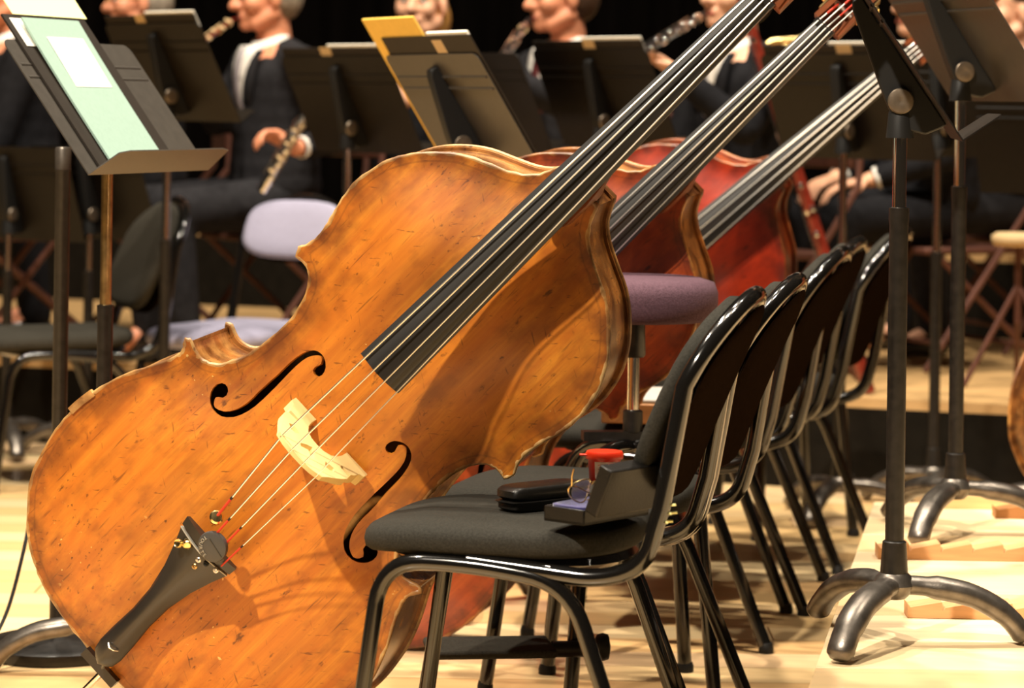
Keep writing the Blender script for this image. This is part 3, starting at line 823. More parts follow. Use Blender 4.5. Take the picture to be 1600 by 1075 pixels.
# left stand: faces right, towards the basses
L_at = Vector((at(163, 600, 5.42).x, 5.42, 0))
t, dm = make_stand('black music stand at the left, holding a green folder', frame(L_at, -20), 37, at(163, 222, 5.42).z, desk='desk_grey_lit', leg_rot=-40, inner='old_brass', flip=1)
tag(sheet('music_folder', 'dark cardboard music folder behind the green one on the left stand', 'folder', dm, -.12, .205, .004, .378, .001, 'folder_black', .004), None)
sheet('sheet_music', 'white sheet peeping out behind the green folder on the left stand', 'sheet music', dm, -.03, .188, .300, .368, .0055, 'paper_white', .001)
g = sheet('music_folder', 'pale green music folder with blank white label on the left stand', 'folder', dm, -.062, .162, .006, .362, .0075, 'paper_green', .004, curl=.006)
lb = MB(); lb.loft([[(x, .198 + .0148 * k, .0126 + dz + .0005 * k) for x, dz in ((-.032, 0), (.112, 0), (.112, .0006), (-.032, .0006))] for k in range(9)])
lo = lb.build('label', 'paper_white', g); lo['label'] = 'blank white label'
sheet('sheet_music', 'pale yellow sheet standing up at the top of the left stand', 'sheet music', dm, -.13, .165, .378, .50, .0055, 'paper_cream', .0012, curl=.006)

# right, front: seen edge-on
R_at = Vector((at(1401, 600, 4.58).x, 4.58, PZ))
t, dm = make_stand('black music stand at front right, seen edge-on, on the platform', frame(R_at, -7), 34, at(1412, 158, 4.58).z - PZ, leg_rot=6, flip=1)
R2_at = Vector((at(1496, 500, 5.76).x, 5.76, PZ))
t, dm2 = make_stand('black music stand behind the edge-on one at right, desk back showing', frame(R2_at, 15), 35, at(1503, 112, 5.76).z - PZ, desk='desk_grey_lit', leg_rot=-14, flip=1)  # black desk given the paler colour in place of lamp light
# centre, behind the front bass, with folders
C_at = Vector((at(716, 400, 5.75).x, 5.75, 0))
C_at = Vector((at(716, 400, 6.2).x, 6.2, 0))
t, dm3 = make_stand('music stand behind the nearest bass with yellow folder, desk back lit brown', frame(C_at, 26), 33, at(718, 226, 6.2).z, desk='desk_grey_lit', leg_rot=10)
fo = sheet('music_folder', 'black folder with tan sticker on the centre stand', 'folder', dm3, -.225, .262, .02, .365, .001, 'folder_black', .003)
st_ = MB().box((0, 0, 0), (.052, .034, .0006)).build('sticker', 'sticker_tan', fo); st_.matrix_local = Matrix.Translation((.075, .338, .0004)); st_['label'] = 'blank tan sticker'
sheet('sheet_music', 'white pages inside the black folder on the centre stand', 'sheet music', dm3, .03, .245, .02, .372, .0045, 'paper_white', .006)
sheet('music_folder', 'large yellow music folder on the centre stand', 'folder', dm3, -.285, .01, .012, .415, .0046, 'paper_yellow', .005)

# background stands, backs of their desks towards us
bgs = [((262, 150), 7.95, 40, 28, 'music stand behind the left stand, tan sticker on its folder', True),
       ((543, 200), 8.05, 42, 27, 'music stand left of the yellow folder, before the person in the grey suit', True),
       ((748, 195), 8.15, 38, 26, 'music stand directly behind the centre stand, before the clarinet player', False),
       ((938, 190), 8.00, 40, 26, 'music stand between the bass necks, before the person with the maroon tie', True),
       ((1318, 205), 7.60, 50, 24, 'music stand right of the third bass neck, white pages on top', True),
       ((1466, 200), 7.84, 60, 20, 'music stand with tall thin pole behind the right-hand stands', False),
       ((1660, 260), 7.55, 64, 22, 'music stand cut by the right edge of the picture', False),
       ((13, 335), 8.72, 60, 20, 'low music stand at the far left edge', False),
       ((140, 335), 8.70, 50, 22, 'low music stand behind the left stand pole', False)]
for i, ((px, py), Y, yaw, tilt, lab, has) in enumerate(bgs):
    p = at(px, py, Y); gz = RZ1 if Y > RF(p.x) - .02 else 0.0
    t, d = make_stand(lab, frame((p.x, Y, gz), yaw), tilt, p.z - gz, group='music stands of the woodwind section', leg_rot=20 + 13 * i)
    if has:
        f = sheet('music_folder', 'black music folder on the ' + lab[:lab.find(',')] if ',' in lab else 'black music folder', 'folder', d, -.24, .24, .006, .345, .001, 'folder_black', .003)
        s2_ = MB().box((0, 0, 0), (.05, .034, .0008)).build('sticker', 'sticker_tan', f); s2_.matrix_local = Matrix.Translation((-.05 + .02 * i, .330, .0004)); s2_['label'] = 'blank tan sticker'
        sheet('sheet_music', 'white pages on the ' + lab[:lab.find(',')] if ',' in lab else 'white pages', 'sheet music', d, -.02, .235, .006, .353, .0045, 'paper_white', .005)

# round-base pole at the left, with cable
pp = at(88, 1012, 5.62); pole = thing('round_base_stand', 'dark upright pole on a round base at the left', 'stand', frame((pp.x, 5.62, 0)))
MB().lathe([(.150, .0), (.152, .006), (.150, .022), (.140, .028), (.03, .032), (.02, .040)], 40).build('base', 'black_chip', pole)
ph = at(92, 230, 5.62).z
MB().lathe([(.0155, .03), (.0155, ph - .05), (.0165, ph - .048), (.0165, ph - .04)], 18).build('pole', 'black_chip', pole)
MB().lathe([(.0165, ph - .046), (.0168, ph - .004), (.015, ph), (.004, ph + .001)], 18).build('cap', 'steel_worn', pole)
c0 = [at(76, 930, 5.5), at(66, 965, 5.5), at(44, 1005, 5.5), at(30, 1030, 5.45)]
c0 = [Vector((-.98, 5.62, .30)), Vector((-.985, 5.56, .22)), Vector((-1.005, 5.50, .11)), Vector((-1.03, 5.42, .045)), Vector((-1.05, 5.30, .008)), Vector((-1.12, 5.1, .006))]
tag(MB().tube(catmull(c0, 6), .004, 8).build('cable', 'rubber_black'), 'thin dark cable hanging beside the round-base pole', 'cable')

# ---------------------------------------------------------------- bass stools
def make_stool(label, mx, zt, foot):
    t = thing('bass_stool', label, 'stool', mx, 'bass stools')
    MB().lathe([(.06, zt - .085), (.145, zt - .085), (.158, zt - .078), (.165, zt - .055), (.165, zt - .03), (.157, zt - .010), (.13, zt - .002), (.05, zt)], 40).build('cushion', 'fabric_plum', t, angle=70)
    MB().lathe([(.02, zt - .16), (.024, zt - .155), (.022, zt - .09), (.05, zt - .084)], 16).build('seat_mount', 'black_chip', t)
    MB().box((.0, .07, zt - .125), (.012, .14, .014)).build('height_lever', 'black_chip', t)
    MB().lathe([(.0125, .5), (.0125, zt - .14)], 16).build('post', 'chrome', t)
    MB().lathe([(.02, .505), (.02, .545), (.016, .548)], 16).build('collar', 'black_chip', t)
    MB().box((0, 0, .497), (.20, .035, .018)).build('top_plate', 'black_chip', t)
    for a in (45, -45):
        d = Vector((math.cos(math.radians(a)), math.sin(math.radians(a)), 0))
        p = fillet([d * .200 + Vector((0, 0, .008)), d * .145 + Vector((0, 0, .478)), d * -.145 + Vector((0, 0, .478)), d * -.200 + Vector((0, 0, .008))], .10, 8)
        lf = MB().tube(p, .0145, 12).build('leg_frame', 'black_gloss', t)
        for q in (p[0], p[-1]): MB().lathe([(.018, 0), (.018, .012), (.0145, .02)], 12, mx=Matrix.Translation((q.x, q.y, 0))).build('glide', 'rubber_black', lf)
    if foot:
        fr = MB().box((-.30, -.16, .115), (.24, .15, .016)).build('footrest', 'fabric_dark', t, bevel=.006)
        MB().tube([(-.18, -.16, .11), (-.10, -.16, .11)], .016, 12).build('footrest_arm', 'black_chip', fr)
        MB().lathe([(.010, 0), (.014, .01), (.024, .016), (.027, .026), (.024, .036), (.008, .040)], 14, mx=Matrix.Translation((-.11, -.17, .115)) @ Matrix.Rotation(math.pi / 2, 4, 'Y')).build('footrest_knob', 'rubber_black', fr)
    return t
make_stool('bass stool with plum cushion right behind the nearest bass', frame((at(990, 560, 5.365).x, 5.365, 0), 8), at(1060, 432, 5.365).z, True)
make_stool('second bass stool with plum cushion, between the chair backs', frame((.75, 7.38, 0), 20), .645, False)

# ---------------------------------------------------------------- things lying on the chairs
sz = .461; s1z = CAM_H - .955 * (CAM_H - .4585)
gc = thing('glasses_case', 'closed black glasses case on the nearest chair seat', 'glasses case', frame((.060, 4.445, s1z), 40))
def rbox(name, m, par, lx, ly, z0, z1, top=.8, n=28):
    R = []
    for sc, z in ((.90, z0), (1.0, z0 + (z1 - z0) * .25), (1.0, z0 + (z1 - z0) * .7), (top + .1, z1 - (z1 - z0) * .07), (top, z1), (.3, z1 + .001)):
        R.append([(superell(2 * math.pi * k / n, 5)[0] * lx * .5 * sc, superell(2 * math.pi * k / n, 5)[1] * ly * .5 * (sc if sc > .5 else sc), z) for k in range(n)])
    return MB().loft(R).build(name, m, par, angle=50)
rbox('case_base', 'leather_black', gc, .162, .060, 0, .017, .98); rbox('case_lid', 'leather_black', gc, .165, .063, .0175, .040, .82)

oc = thing('spectacle_case', 'open black hinged case lined with blue velvet on the nearest chair', 'glasses case', frame((.142, 4.268, s1z + .011), 50))
cw, cl, ch = .080, .165, .024
b = MB(); b.box((0, 0, .003), (cl, cw, .006))
for s in (-1, 1): b.box((0, s * (cw / 2 - .002), ch / 2), (cl, .004, ch)); b.box((s * (cl / 2 - .002), 0, ch / 2), (.004, cw, ch))
b.build('case_base', 'leather_black', oc, bevel=.0015)
ln = MB(); R = []
for sx, z in ((.98, .006), (.98, .0265), (.90, .0275), (.84, .020), (.6, .013), (.2, .012)):
    R.append([(superell(2 * math.pi * k / 28, 6)[0] * (cl / 2 - .003) * sx, superell(2 * math.pi * k / 28, 6)[1] * (cw / 2 - .003) * sx, z) for k in range(28)])
ln.loft(R).build('velvet_lining', 'velvet_blue', oc, angle=50)
lid = MB(); lm = Matrix.Translation((0, -cw / 2, ch)) @ Matrix.Rotation(math.radians(112), 4, 'X')
lid.box((0, cw / 2, ch), (cl, cw, .004), mx=lm)
for s in (-1, 1): lid.box((s * (cl / 2 - .002), cw / 2, ch / 2), (.004, cw, ch), mx=lm)
lid.box((0, cw - .002, ch / 2), (cl, .004, ch), mx=lm); lid.box((0, .002, ch / 2), (cl, .004, ch), mx=lm)
lid.build('case_lid', 'leather_black', oc, bevel=.002)
sp = thing('spectacles', 'gold wire spectacles lying in the open velvet case', 'glasses', frame((.135, 4.280, s1z + .041), 48) @ Matrix.Rotation(.25, 4, 'X'))
for s in (-1, 1):
    ring = [(s * .032 + .024 * math.cos(2 * math.pi * k / 24), 0.006 * math.cos(4 * math.pi * k / 24), .016 + .019 * math.sin(2 * math.pi * k / 24)) for k in range(24)]
    MB().tube(ring, .0013, 6, closed=True).build('lens_rim', 'brass', sp)
    MB().lathe([(.001, -.0006), (.0185, -.0004), (.0185, .0004), (.001, .0006)], 20, mx=Matrix.Translation((s * .032, 0, .016)) @ Matrix.Rotation(math.pi / 2, 4, 'X') @ Matrix.Scale(1.2, 4, (1, 0, 0))).build('lens', 'lens_glass', sp)
    MB().tube([(s * .057, 0, .024), (s * .060, -.012, .028), (s * .020, -.020, .012), (-s * .035, -.018, .006)], .0012, 6).build('temple', 'brass', sp)
    MB().tube([(s * .057, 0, .024), (s * .059, .002, .04), (s * .058, .002, .052)], .0013, 6).build('hinge', 'brass', sp)
    MB().ball((s * .010, .004, .010), .0035, 8, 6).build('nose_pad', 'lens_glass', sp)
MB().tube([(-.009, 0, .022), (0, .003, .026), (.009, 0, .022)], .0013, 6).build('nose_bridge', 'brass', sp)

def rosin(label, loc, s):
    t = thing('rosin_tub', label, 'rosin tub', frame(loc, 0, s=s), 'rosin tubs')
    MB().lathe([(.026, 0), (.0275, .002), (.0300, .040)], 28).build('tub', 'red_plastic', t)
    MB().lathe([(.0345, .040), (.0350, .042), (.0345, .050), (.0325, .0535), (.01, .0545)], 28).build('lid', 'red_plastic', t)
    MB().box((-.037, -.006, .047), (.018, .014, .003)).build('lid_tab', 'red_plastic', t, bevel=.001)
    lb = MB(); A = [math.radians(-128 + 76 * k / 12) for k in range(13)]
    r0 = [((.0275 + .0003) * math.cos(a), (.0275 + .0003) * math.sin(a), .006) for a in A]; r1 = [((.0297 + .0005) * math.cos(a), (.0297 + .0005) * math.sin(a), .0365) for a in A]
    l = lb.loft([r0, r1], cap=False, closed=False).build('label', 'paper_white', t); l['label'] = 'white paper label with red print too small to read'
    for k in range(6):
        z = .012 + .0037 * k; rr = .0275 + .0022 * z / .0365 + .0008; w0, w1 = (2, 10) if k % 2 else (3, 9)
        MB().loft([[(rr * math.cos(a), rr * math.sin(a), z) for a in A[w0:w1]], [(rr * math.cos(a), rr * math.sin(a), z + .0011) for a in A[w0:w1]]], cap=False, closed=False).build('print_line', 'silk_red', l)
    return t
q = at(944, 744, 4.98); rosin('red rosin tub with white label standing on the second chair', (q.x, 4.98, sz), 1.0)
q = at(945, 772, 4.96); rosin('lower red rosin tub half hidden by the open case lid', (.205, 4.87, sz), .8)
# box on third chair, cap on the fourth
c3 = chair_spots[2][0]
bx = thing('wooden_box', 'shallow wooden box with pale grey top on the third chair', 'box', frame((c3[0] - .02, c3[1], .463), CY))
MB().box((-.03, .04, .022), (.28, .28, .044)).build('box_body', 'crate_wood', bx, bevel=.003); MB().box((-.03, .04, .049), (.27, .27, .009)).build('box_top', 'grey_cover', bx, bevel=.003)
c4 = chair_spots[3][0]
kb = thing('dark_pouch', 'dark zipped pouch on the fourth chair', 'pouch', frame((c4[0] + .02, c4[1], .463), 30))
rbox('pouch_body', 'fabric_dark', kb, .26, .18, 0, .09, .75); MB().tube([(-.09, 0, .092), (.09, 0, .092)], .004, 6).build('zip', 'steel_string', kb)

# ---------------------------------------------------------------- notched endpin boards on the platform
def tooth_board(label, x, Y, length, hgt, m, teeth=True, yaw=0):
    n = int(length / .058); poly = [(0, 0), (length, 0)]
    if teeth:
        for k in range(n, 0, -1):
            xx = k * length / n
            poly += [(xx, hgt), (xx - length / n * .10, hgt), (xx - length / n * .96, hgt * .55)] if False else [(xx, hgt * .50), (xx - .002, hgt * 1.1), (xx - length / n * .92, hgt * .72)]
        poly += [(0, hgt * .9)]
    else: poly += [(length, hgt), (0, hgt)]
    mx = frame((x, Y, PZ + .0006), yaw) @ Matrix.Rotation(math.pi / 2, 4, 'X')
    o = MB().prism(poly, -.055, 0).build('endpin_board', m, None, smooth=False); o.matrix_world = mx
    return tag(o, label, 'wooden board', 'notched endpin boards')
tooth_board('notched wooden board lying on the platform, nearest of the notched ones', at(1418, 972, 4.80).x, 4.80, .62, .026, 'tooth_wood', True, -1.5)
tooth_board('notched wooden board behind the front stand pole', at(1372, 876, 5.42).x, 5.42, .75, .030, 'tooth_wood', True, -1)
tooth_board('plain pale wooden batten at the back of the platform', at(1452, 798, 6.12).x, 6.12, .8, .028, 'tooth_pale', False, -1)
tooth_board('dark notched board at the back right corner of the platform', at(1556, 805, 5.98).x, 5.98, .5, .026, 'crate_wood', True, -1)

# ---------------------------------------------------------------- people of the woodwind section
def ik(a, b, l1, l2, pole):
    d = b - a; L_ = min(d.length, (l1 + l2) * .995); u = d.normalized()
    x = (l1 * l1 - l2 * l2 + L_ * L_) / (2 * L_); h = math.sqrt(max(1e-6, l1 * l1 - x * x))
    p = pole - u * pole.dot(u); return a + u * x + p.normalized() * h
def hand(mb, w, d, nrm, side, curl=.9, s=1.0):
    """palm, four bent fingers of unequal length and a thumb; d = direction of the fingers, nrm = out of the palm"""
    d = d.normalized(); nrm = (nrm - d * nrm.dot(d)).normalized(); b = d.cross(nrm) * side
    c0 = w + d * .045 * s
    for k in (-1.4, -.5, .5, 1.4): mb.cap(w + b * .010 * k * s + d * .005, w + d * .082 * s + b * .0185 * k * s, .017 * s, .0115 * s, 10)
    for k, ln in zip((-1.5, -.5, .5, 1.5), (.062, .074, .079, .070)):
        p = w + d * .085 * s + b * .0195 * k * s; a = 0; r = .0092 * s
        for f, seg in enumerate((.45, .32, .23)):
            a += curl * (.55, .75, .6)[f]
            q = p + (d * math.cos(a) + nrm * math.sin(a)) * ln * seg * s * 1.25
            mb.cap(p, q, r, r * .92, 9); p = q; r *= .93
    p = w + b * .030 * s + d * .022 * s; q = p + (b * .75 + d * .55 + nrm * .35).normalized() * .042 * s; q2 = q + (d * .8 + nrm * .6 * curl).normalized() * .034 * s
    mb.cap(p, q, .014 * s, .0105 * s, 9); mb.cap(q, q2, .0105 * s, .009 * s, 9)
def remesh(o, v, sm=3):
    r = o.modifiers.new('union', 'REMESH'); r.mode = 'VOXEL'; r.voxel_size = v; r.use_smooth_shade = True
    q = o.modifiers.new('soft', 'SMOOTH'); q.iterations = sm; q.factor = .5
def make_person(label, mx, hairm, suit, tie=None, skin='skin', head_turn=0, head_nod=0, arms=None, glasses=False, skirt=None, hs=1.08, shirt=True, vox=.007):
    """seated figure, local +x = the way it faces; arms = {side: (wrist point in world, finger dir, palm normal, curl)}"""
    t = thing('person', label, 'person', mx, 'seated woodwind players')
    inv = mx.inverted(); r3 = inv.to_3x3()
    body = MB(); jk = MB(); tr = MB()
    hipz = .52
    # trunk
    body.ball((-.02, 0, .58), (.12, .16, .12)); body.ball((-.01, 0, .76), (.105, .145, .15)); body.ball((-.005, 0, .93), (.115, .165, .15))
    body.cap((-.01, 0, 1.02), (.005, 0, 1.15), .062, .056, 14)
    for s in (-1, 1): body.cap((-.01, s * .05, 1.00), (-.01, s * .165, .985), .050, .050)
    for zz, rx, ry in ((.58, .155, .190), (.64, .150, .186), (.70, .145, .182), (.76, .142, .180), (.82, .141, .183), (.88, .140, .188), (.93, .138, .192)): jk.ball((-.012, 0, zz), (rx, ry, .12), 20, 12)
    for s in (-1, 1): jk.cap((-.015, s * .07, 1.015), (-.015, s * .180, .985), .058, .070); jk.cap((-.035, s * .02, 1.035), (-.025, s * .10, 1.015), .052, .055)
    # legs
    for s in (-1, 1):
        h = Vector((-.0, s * .09, hipz)); k = Vector((.43, s * .13, .50)); a = Vector((.38, s * .13, .09))
        body.cap(h, k, .078, .055); body.cap(k, a, .055, .038); body.cap(a, a + Vector((.12, 0, -.055)), .036, .03)
        if skirt is None:
            tr.cap(h, k, .098, .075); tr.cap(k, a, .073, .060)
        sh = MB(); sh.cap(a + Vector((-.03, 0, -.052)), a + Vector((.15, s * .02, -.056)), .038, .034, 12); sh.cap(a, a + Vector((.05, 0, -.04)), .04, .038, 12)
        so = sh.build('shoe', 'shoe_black', t, angle=60); remesh(so, .012)
    # head
    hm = Matrix.Translation((.012, 0, 1.145)) @ Matrix.Rotation(math.radians(head_turn), 4, 'Z') @ Matrix.Rotation(math.radians(head_nod), 4, 'Y') @ Matrix.Scale(hs, 4)
    MOUTH.append(mx @ hm @ Vector((.114, 0, .012)))
    hd = MB()
    hd.ball((-.012, 0, .118), (.098, .076, .103)); hd.ball((.032, 0, .062), (.062, .061, .085)); hd.ball((.040, 0, .008), (.052, .050, .042))
    hd.ball((.082, 0, -.012), (.022, .026, .020)); hd.cap((.088, 0, .092), (.116, 0, .050), .010, .015); hd.cap((.100, -.012, .046), (.100, .012, .046), .011, .011)
    hd.cap((.080, -.038, .096), (.080, .038, .096), .014, .014); hd.cap((.092, -.018, .019), (.092, .018, .019), .010, .010)
    hd.cap((.090, -.016, .006), (.090, .016, .006), .010, .010)
    for s in (-1, 1):
        hd.ball((.060, s * .040, .050), (.030, .026, .030)); hd.ball((-.004, s * .080, .060), (.020, .010, .034)); hd.cap((.0, s * .052, .012), (.055, s * .030, -.012), .024, .022)
    body.add(hd.v, hd.f, hm)
    col = {}
    for side, s in (('left', 1), ('right', -1)):
        sh_ = Vector((-.01, s * .185, .985))
        if arms and side in arms:
            wp, fd, pn, cu = arms[side]; wl = inv @ Vector(wp); fd = r3 @ Vector(fd); pn = r3 @ Vector(pn)
        else:
            wl = Vector((.30, s * .10, .63)); fd = Vector((1, -.3 * s, -.2)); pn = Vector((0, 0, -1)); cu = .5
        d = wl - sh_
        if d.length > .545: wl = sh_ + d.normalized() * .545
        el = ik(sh_, wl, .29, .26, Vector((-.35, s * .55, -1)))
        body.cap(sh_, el, .046, .038); body.cap(el, wl, .038, .027); hand(body, wl, fd, pn, s, cu, 1.05)
        fo = wl + (el - wl).normalized() * .045
        jk.cap(sh_, el, .070, .056); jk.cap(el, fo, .055, .043)
        cf = MB().tube([wl + (el - wl).normalized() * .022, fo + (el - wl).normalized() * .02], [.037, .039], 14).build('shirt_cuff', 'shirt_white', t) if shirt else None
    b = body.build('body', skin, t, angle=180); remesh(b, vox)
    j = jk.build('jacket' if skirt is None else 'bodice', suit, t, angle=180); remesh(j, .014)
    if skirt is None:
        q = tr.build('trousers', suit, t, angle=180); remesh(q, .016)
    else:
        sk = MB()
        for s in (-1, 1): sk.cap((0, s * .08, .52), (.44, s * .10, .50), .115, .10); sk.cap((.45, s * .09, .48), (.47, s * .12, .165), .11, .15)
        sk.ball((.45, 0, .32), (.13, .18, .20)); q = sk.build('skirt', skirt, t, angle=180); remesh(q, .018)
    # hair, ears left free
    h = MB(); h.ball((-.026, 0, .128), (.098, .083, .106), 20, 14); h.ball((-.045, 0, .070), (.070, .076, .085), 18, 12)
    if skirt is not None: h.ball((-.05, 0, .02), (.07, .088, .10), 18, 12)
    h.build('hair', hairm, t, angle=180, mxl=hm)
    for s in (-1, 1):
        e = MB().ball((.078, s * .031, .077), .0125, 12, 8).build('eye', 'eye_white', t, angle=180, mxl=hm)
        MB().ball((.087, s * .031, .077), .0062, 10, 6).build('iris', 'eye_dark', e, angle=180)
    MB().cap((.099, -.018, .0125), (.099, .018, .0125), .0052, .0052, 8).build('lips', 'lip', t, angle=180, mxl=hm)
    if glasses:
        g = MB()
        for s in (-1, 1):
            g.tube([(.108, s * .034 + .026 * math.cos(2 * math.pi * k / 20), .076 + .019 * math.sin(2 * math.pi * k / 20)) for k in range(20)], .0017, 6, closed=True)
            g.tube([(.107, s * .060, .080), (.05, s * .078, .078), (-.005, s * .084, .072)], .0016, 6)
        g.tube([(.108, -.009, .078), (.110, 0, .081), (.108, .009, .078)], .0016, 6); g.build('eyeglasses', 'brass', t, mxl=hm)
    if shirt:
        # white shirt front with collar, lapels and tie lie over the chest
        def chest(yv, z, o):
            k = max(0, 1 - (yv / .190) ** 2 - ((z - .93) / .19) ** 2) ** .5; return (-.008 + .137 * max(.35, k) + o, yv, z)
        sf = MB(); rings = []
        for i in range(9):
            f = i / 8; z = .78 + .27 * f; hw = .004 + .075 * f
            rings.append([chest(hw * (-1 + 2 * k / 6), z, .006) for k in range(7)])
        so = sf.loft(rings, cap=False, closed=False).build('shirt_front', 'shirt_white', t, angle=80); m_ = so.modifiers.new('thick', 'SOLIDIFY'); m_.thickness = .006
        cl = MB(); A = [math.radians(-165 + 330 * k / 24) for k in range(25)]
        r0 = [(.0 + .072 * math.cos(a) + .016, .074 * math.sin(a), 1.028 - .030 * max(0, math.cos(a))) for a in A]; r1 = [(.0 + .064 * math.cos(a) + .010, .066 * math.sin(a), 1.088 - .026 * max(0, math.cos(a))) for a in A]
        co = cl.loft([r0, r1], cap=False, closed=False).build('collar', 'shirt_white', t, angle=80); m_ = co.modifiers.new('thick', 'SOLIDIFY'); m_.thickness = .005
        for s in (-1, 1):
            lp = MB(); rr = []
            for i in range(9):
                f = i / 8; z = .76 + .275 * f; hw = .004 + .078 * f; wd = .012 + .034 * math.sin(math.pi * min(1, f * 1.1) * .9)
                rr.append([chest(s * (hw - .004), z, .011), chest(s * (hw + wd), z, .013)])
            lo_ = lp.loft(rr, cap=False, closed=False).build('lapel', suit, t, angle=80); m_ = lo_.modifiers.new('thick', 'SOLIDIFY'); m_.thickness = .006
        if tie:
            tb = MB(); rr = []
            for i in range(8):
                f = i / 7; z = .79 + .245 * f; hw = .026 - .012 * f
                rr.append([chest(-hw, z, .014), chest(0, z, .018), chest(hw, z, .014)])
            to_ = tb.loft(rr, cap=False, closed=False).build('tie', tie, t, angle=80); m_ = to_.modifiers.new('thick', 'SOLIDIFY'); m_.thickness = .005
            MB().ball((.098, 0, 1.035), (.016, .018, .016), 10, 7).build('tie_knot', tie, t, angle=180)
    return t
MOUTH = []
def seat_at(px, Y, yaw, gz=RZ1):
    p = at(px, 300, Y); return frame((p.x, Y, gz), yaw)
def folding_chair(label, mx):
    t = thing('folding_chair', label, 'chair', mx, 'folding chairs of the woodwind players')
    MB().box((.02, 0, .402), (.40, .46, .022)).build('seat', 'rust_metal', t, bevel=.006)
    MB().box((-.225, 0, .76), (.02, .46, .17)).build('backrest', 'rust_metal', t, bevel=.008)
    for s in (-1, 1):
        MB().tube([(.23, s * .252, .013), (-.225, s * .252, .62), (-.24, s * .252, .85)], .011, 8).build('leg', 'rust_metal', t)
        MB().tube([(-.25, s * .238, .013), (.19, s * .238, .40)], .011, 8).build('leg', 'rust_metal', t)
    MB().tube([(-.16, -.238, .09), (-.16, .238, .09)], .008, 8).build('stretcher', 'rust_metal', t)
    MB().tube([(.16, -.252, .10), (.16, .252, .10)], .008, 8).build('stretcher', 'rust_metal', t)
    return t
W = Vector
ppl = [
 dict(px=20, Y=9.16, yaw=196, label='person at the far left edge, face half hidden by the yellow sheet', hair='hair_brown', suit='tux_black', arms=None, kw=dict(skin='skin_ruddy')),
 dict(px=222, Y=9.9, yaw=192, label='grey-haired person wearing glasses and dark suit at upper left', hair='hair_grey', suit='tux_black', arms=None, kw=dict(skin='skin_ruddy', glasses=True, head_nod=4)),
 dict(px=424, Y=9.25, yaw=212, label='person in grey suit and pale tie holding a silver flute', hair='hair_grey', suit='tux_grey',
      arms={'left': (at(462, 232, 8.85), (-.75, -.25, .45), (-.3, -.5, -.6), 1.1), 'right': (at(318, 108, 9.02), (-.5, -.7, .1), (-.3, .2, -.8), 1.2)}, kw=dict(skin='skin_ruddy', tie='tie_grey', head_nod=8, head_turn=-14)),
 dict(px=655, Y=9.86, yaw=262, label='blond person in purple skirt above the yellow folder', hair='hair_blond', suit='tux_black', arms={'left': (at(622, 120, 9.40), (-.5, -.5, .3), (-.6, .1, -.6), 1.2), 'right': (at(604, 150, 9.34), (.3, -.6, .2), (.6, .1, -.6), 1.2)}, kw=dict(skirt='dress_purple', shirt=False, head_turn=-8)),
 dict(px=884, Y=8.95, yaw=218, label='person in dark suit and maroon tie playing the clarinet', hair='hair_brown', suit='tux_grey',
      arms={'left': (at(770, 118, 8.46), (-.8, -.1, .3), (-.2, -.3, -.9), 1.2), 'right': (at(752, 165, 8.42), (-.8, .1, .2), (-.2, .2, -.9), 1.2)}, kw=dict(skin='skin_ruddy', tie='tie_maroon', head_nod=6, head_turn=-22)),
 dict(px=1152, Y=8.62, yaw=212, label='person in navy suit with raised bare hand on a clarinet', hair='hair_brown', suit='tux_black',
      arms={'left': (at(1060, 116, 8.26), (-.72, -.05, .50), (-.45, -.25, -.75), .55)}, kw=dict(tie='tie_grey')),
 dict(px=1450, Y=9.15, yaw=205, label='person in black whose lap shows behind the front stand pole', hair='hair_brown', suit='tux_black', arms=None, kw=dict()),
 dict(px=1580, Y=9.80, yaw=200, label='person in black jacket at the upper right edge', hair='hair_brown', suit='tux_grey', arms=None, kw=dict()),
]
for d in ppl:
    mx = seat_at(d['px'], d['Y'], d['yaw'])
    make_person(d['label'], mx, d['hair'], d['suit'], arms=d['arms'], **d['kw'])
    folding_chair('rust-brown folding chair under the ' + d['label'].split(' with ')[0].split(' whose ')[0].split(' holding ')[0].split(' playing ')[0].split(', ')[0], mx @ Matrix.Translation((-.06, 0, 0)))

# ---------------------------------------------------------------- instruments
def woodwind(name, label, cat, a, b, r0, r1, m, ringm, bell=0, keys=9, reed=None):
    a, b = Vector(a), Vector(b); t = thing(name, label, cat, Matrix.Translation(b))
    d = a - b; L_ = d.length; u = d.normalized(); sd = u.cross(Vector((0, 1, 0))).normalized(); fw = u.cross(sd).normalized()
    if fw.y > 0: fw = -fw
    P = [u * L_ * f for f in (0, .04, .10, .16, .9, 1.0)]
    R = [r1 + bell, r1 + bell * .7, r1 + bell * .25, r1, r0, r0 * .6]
    MB().tube(P, R, 16).build('tube', m, t, angle=50)
    for f in (.12, .42, .70, .88):
        MB().tube([u * (L_ * f - .006), u * (L_ * f + .006)], r1 * 1.18, 16).build('ring', ringm, t)
    for k in range(keys):
        f = .2 + .62 * k / max(1, keys - 1); c = u * L_ * f + fw * (r1 + .005) + sd * (.006 if k % 2 else -.006)
        MB().lathe([(.008, 0), (.0095, .002), (.008, .0045), (.001, .005)], 10, mx=Matrix.Translation(c) @ fw.to_track_quat('Z', 'Y').to_matrix().to_4x4()).build('key', ringm, t)
    MB().tube([u * L_ * .2 + sd * (r1 + .004), u * L_ * .8 + sd * (r1 + .004)], .0022, 6).build('key_rod', ringm, t)
    return t
woodwind('flute', 'silver flute held downwards by the person with the pale tie', 'flute', at(476, 180, 8.70), at(409, 299, 8.72), .018, .018, 'silver', 'silver', 0, 8)
def from_mouth(k, px, py, Y, length):
    m = MOUTH[k]; d = (at(px, py, Y) - m).normalized(); return m, m + d * length
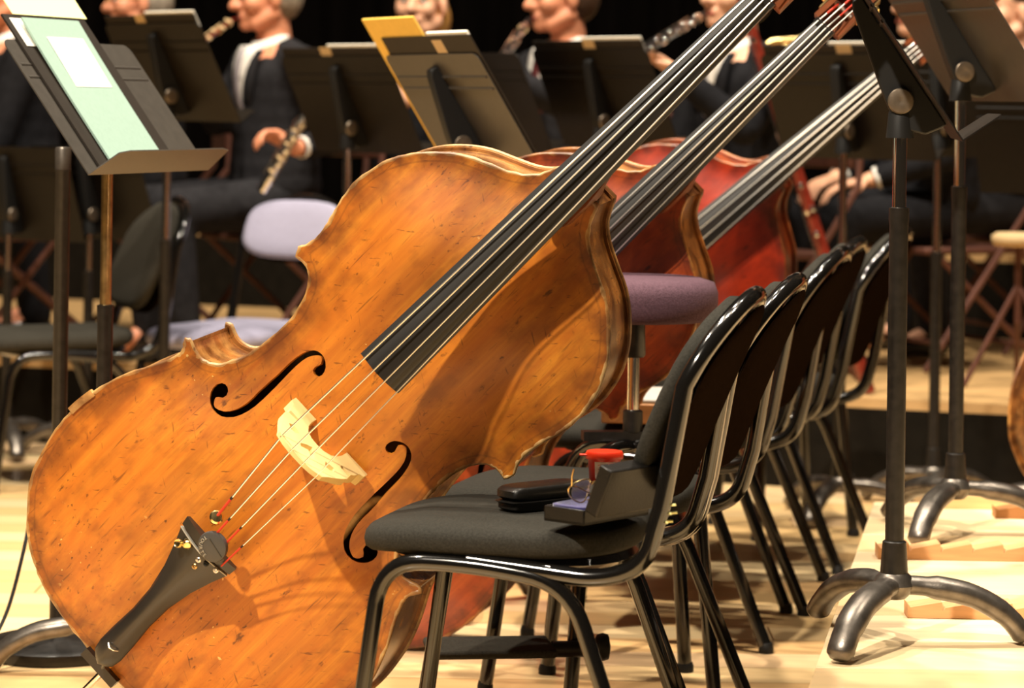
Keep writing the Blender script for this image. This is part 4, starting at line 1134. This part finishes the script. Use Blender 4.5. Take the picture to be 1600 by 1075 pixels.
woodwind('clarinet', 'black clarinet with silver keys at the mouth of the person with the maroon tie', 'clarinet', *from_mouth(4, 770, 118, 8.52, .60), .011, .0145, 'grenadilla', 'silver', .018, 8)
woodwind('clarinet', 'black clarinet in the raised bare hand between the bass necks', 'clarinet', *from_mouth(5, 1012, 76, 8.16, .58), .011, .0145, 'grenadilla', 'silver', .014, 8)
woodwind('oboe', 'reddish pale-ringed reed instrument at the mouth of the person with the pale tie', 'oboe', *from_mouth(2, 322, 62, 8.95, .52), .006, .0105, 'bassoon_red', 'sticker_tan', .008, 6)
woodwind('oboe', 'thin black oboe at the mouth of the blond person', 'oboe', *from_mouth(3, 600, 110, 9.28, .55), .006, .0115, 'grenadilla', 'silver', .012, 7)
woodwind('bassoon', 'reddish bassoon slanting between the first and third bass necks', 'bassoon', at(1140, -58, 8.27), Vector((at(1358, 612, 8.25).x, 8.25, RZ1 + .006)), .016, .020, 'bassoon_red', 'silver', .0, 12)
# brass horn glimpsed above a stand
hn = thing('brass_horn', 'curved brass horn tubing above the stand right of the second bass neck', 'horn', Matrix.Translation(at(1245, 55, 8.9)))
c = Vector((0, 0, -.05))
MB().tube([c + Vector((-.14, 0, -.02)), c + Vector((-.08, 0, .03)), c + Vector((0, 0, .035)), c + Vector((.08, 0, .06)), c + Vector((.14, 0, .13))], [.010, .011, .012, .014, .018], 12).build('lead_tube', 'brass', hn)
MB().tube([c + Vector((.02 + .10 * math.cos(k * .26), .03, -.07 + .10 * math.sin(k * .26))) for k in range(24)], .010, 10, closed=True).build('coil', 'brass', hn)
MB().lathe([(.018, 0), (.024, .06), (.045, .12), (.095, .16), (.093, .158)], 24, mx=Matrix.Translation(c + Vector((.14, 0, .12))) @ Matrix.Rotation(.5, 4, 'Y')).build('bell', 'brass', hn)
# round stool on the right riser
rs = thing('round_stool', 'round tan stool at the right edge on the riser', 'stool', frame((at(1592, 372, 8.55).x, 8.55, RZ1)))
zt = at(1592, 363, 8.55).z - RZ1
MB().lathe([(.04, zt - .045), (.075, zt - .043), (.085, zt - .03), (.085, zt - .012), (.07, zt - .002), (.02, zt)], 28).build('seat', 'sticker_tan', rs, angle=60)
MB().lathe([(.012, .2), (.012, zt - .04)], 12).build('post', 'rust_metal', rs)
for k in range(3):
    a = math.radians(200 + 120 * k); MB().tube([(0, 0, .32), (.19 * math.cos(a), .19 * math.sin(a), .006)], .009, 8).build('leg', 'rust_metal', rs)
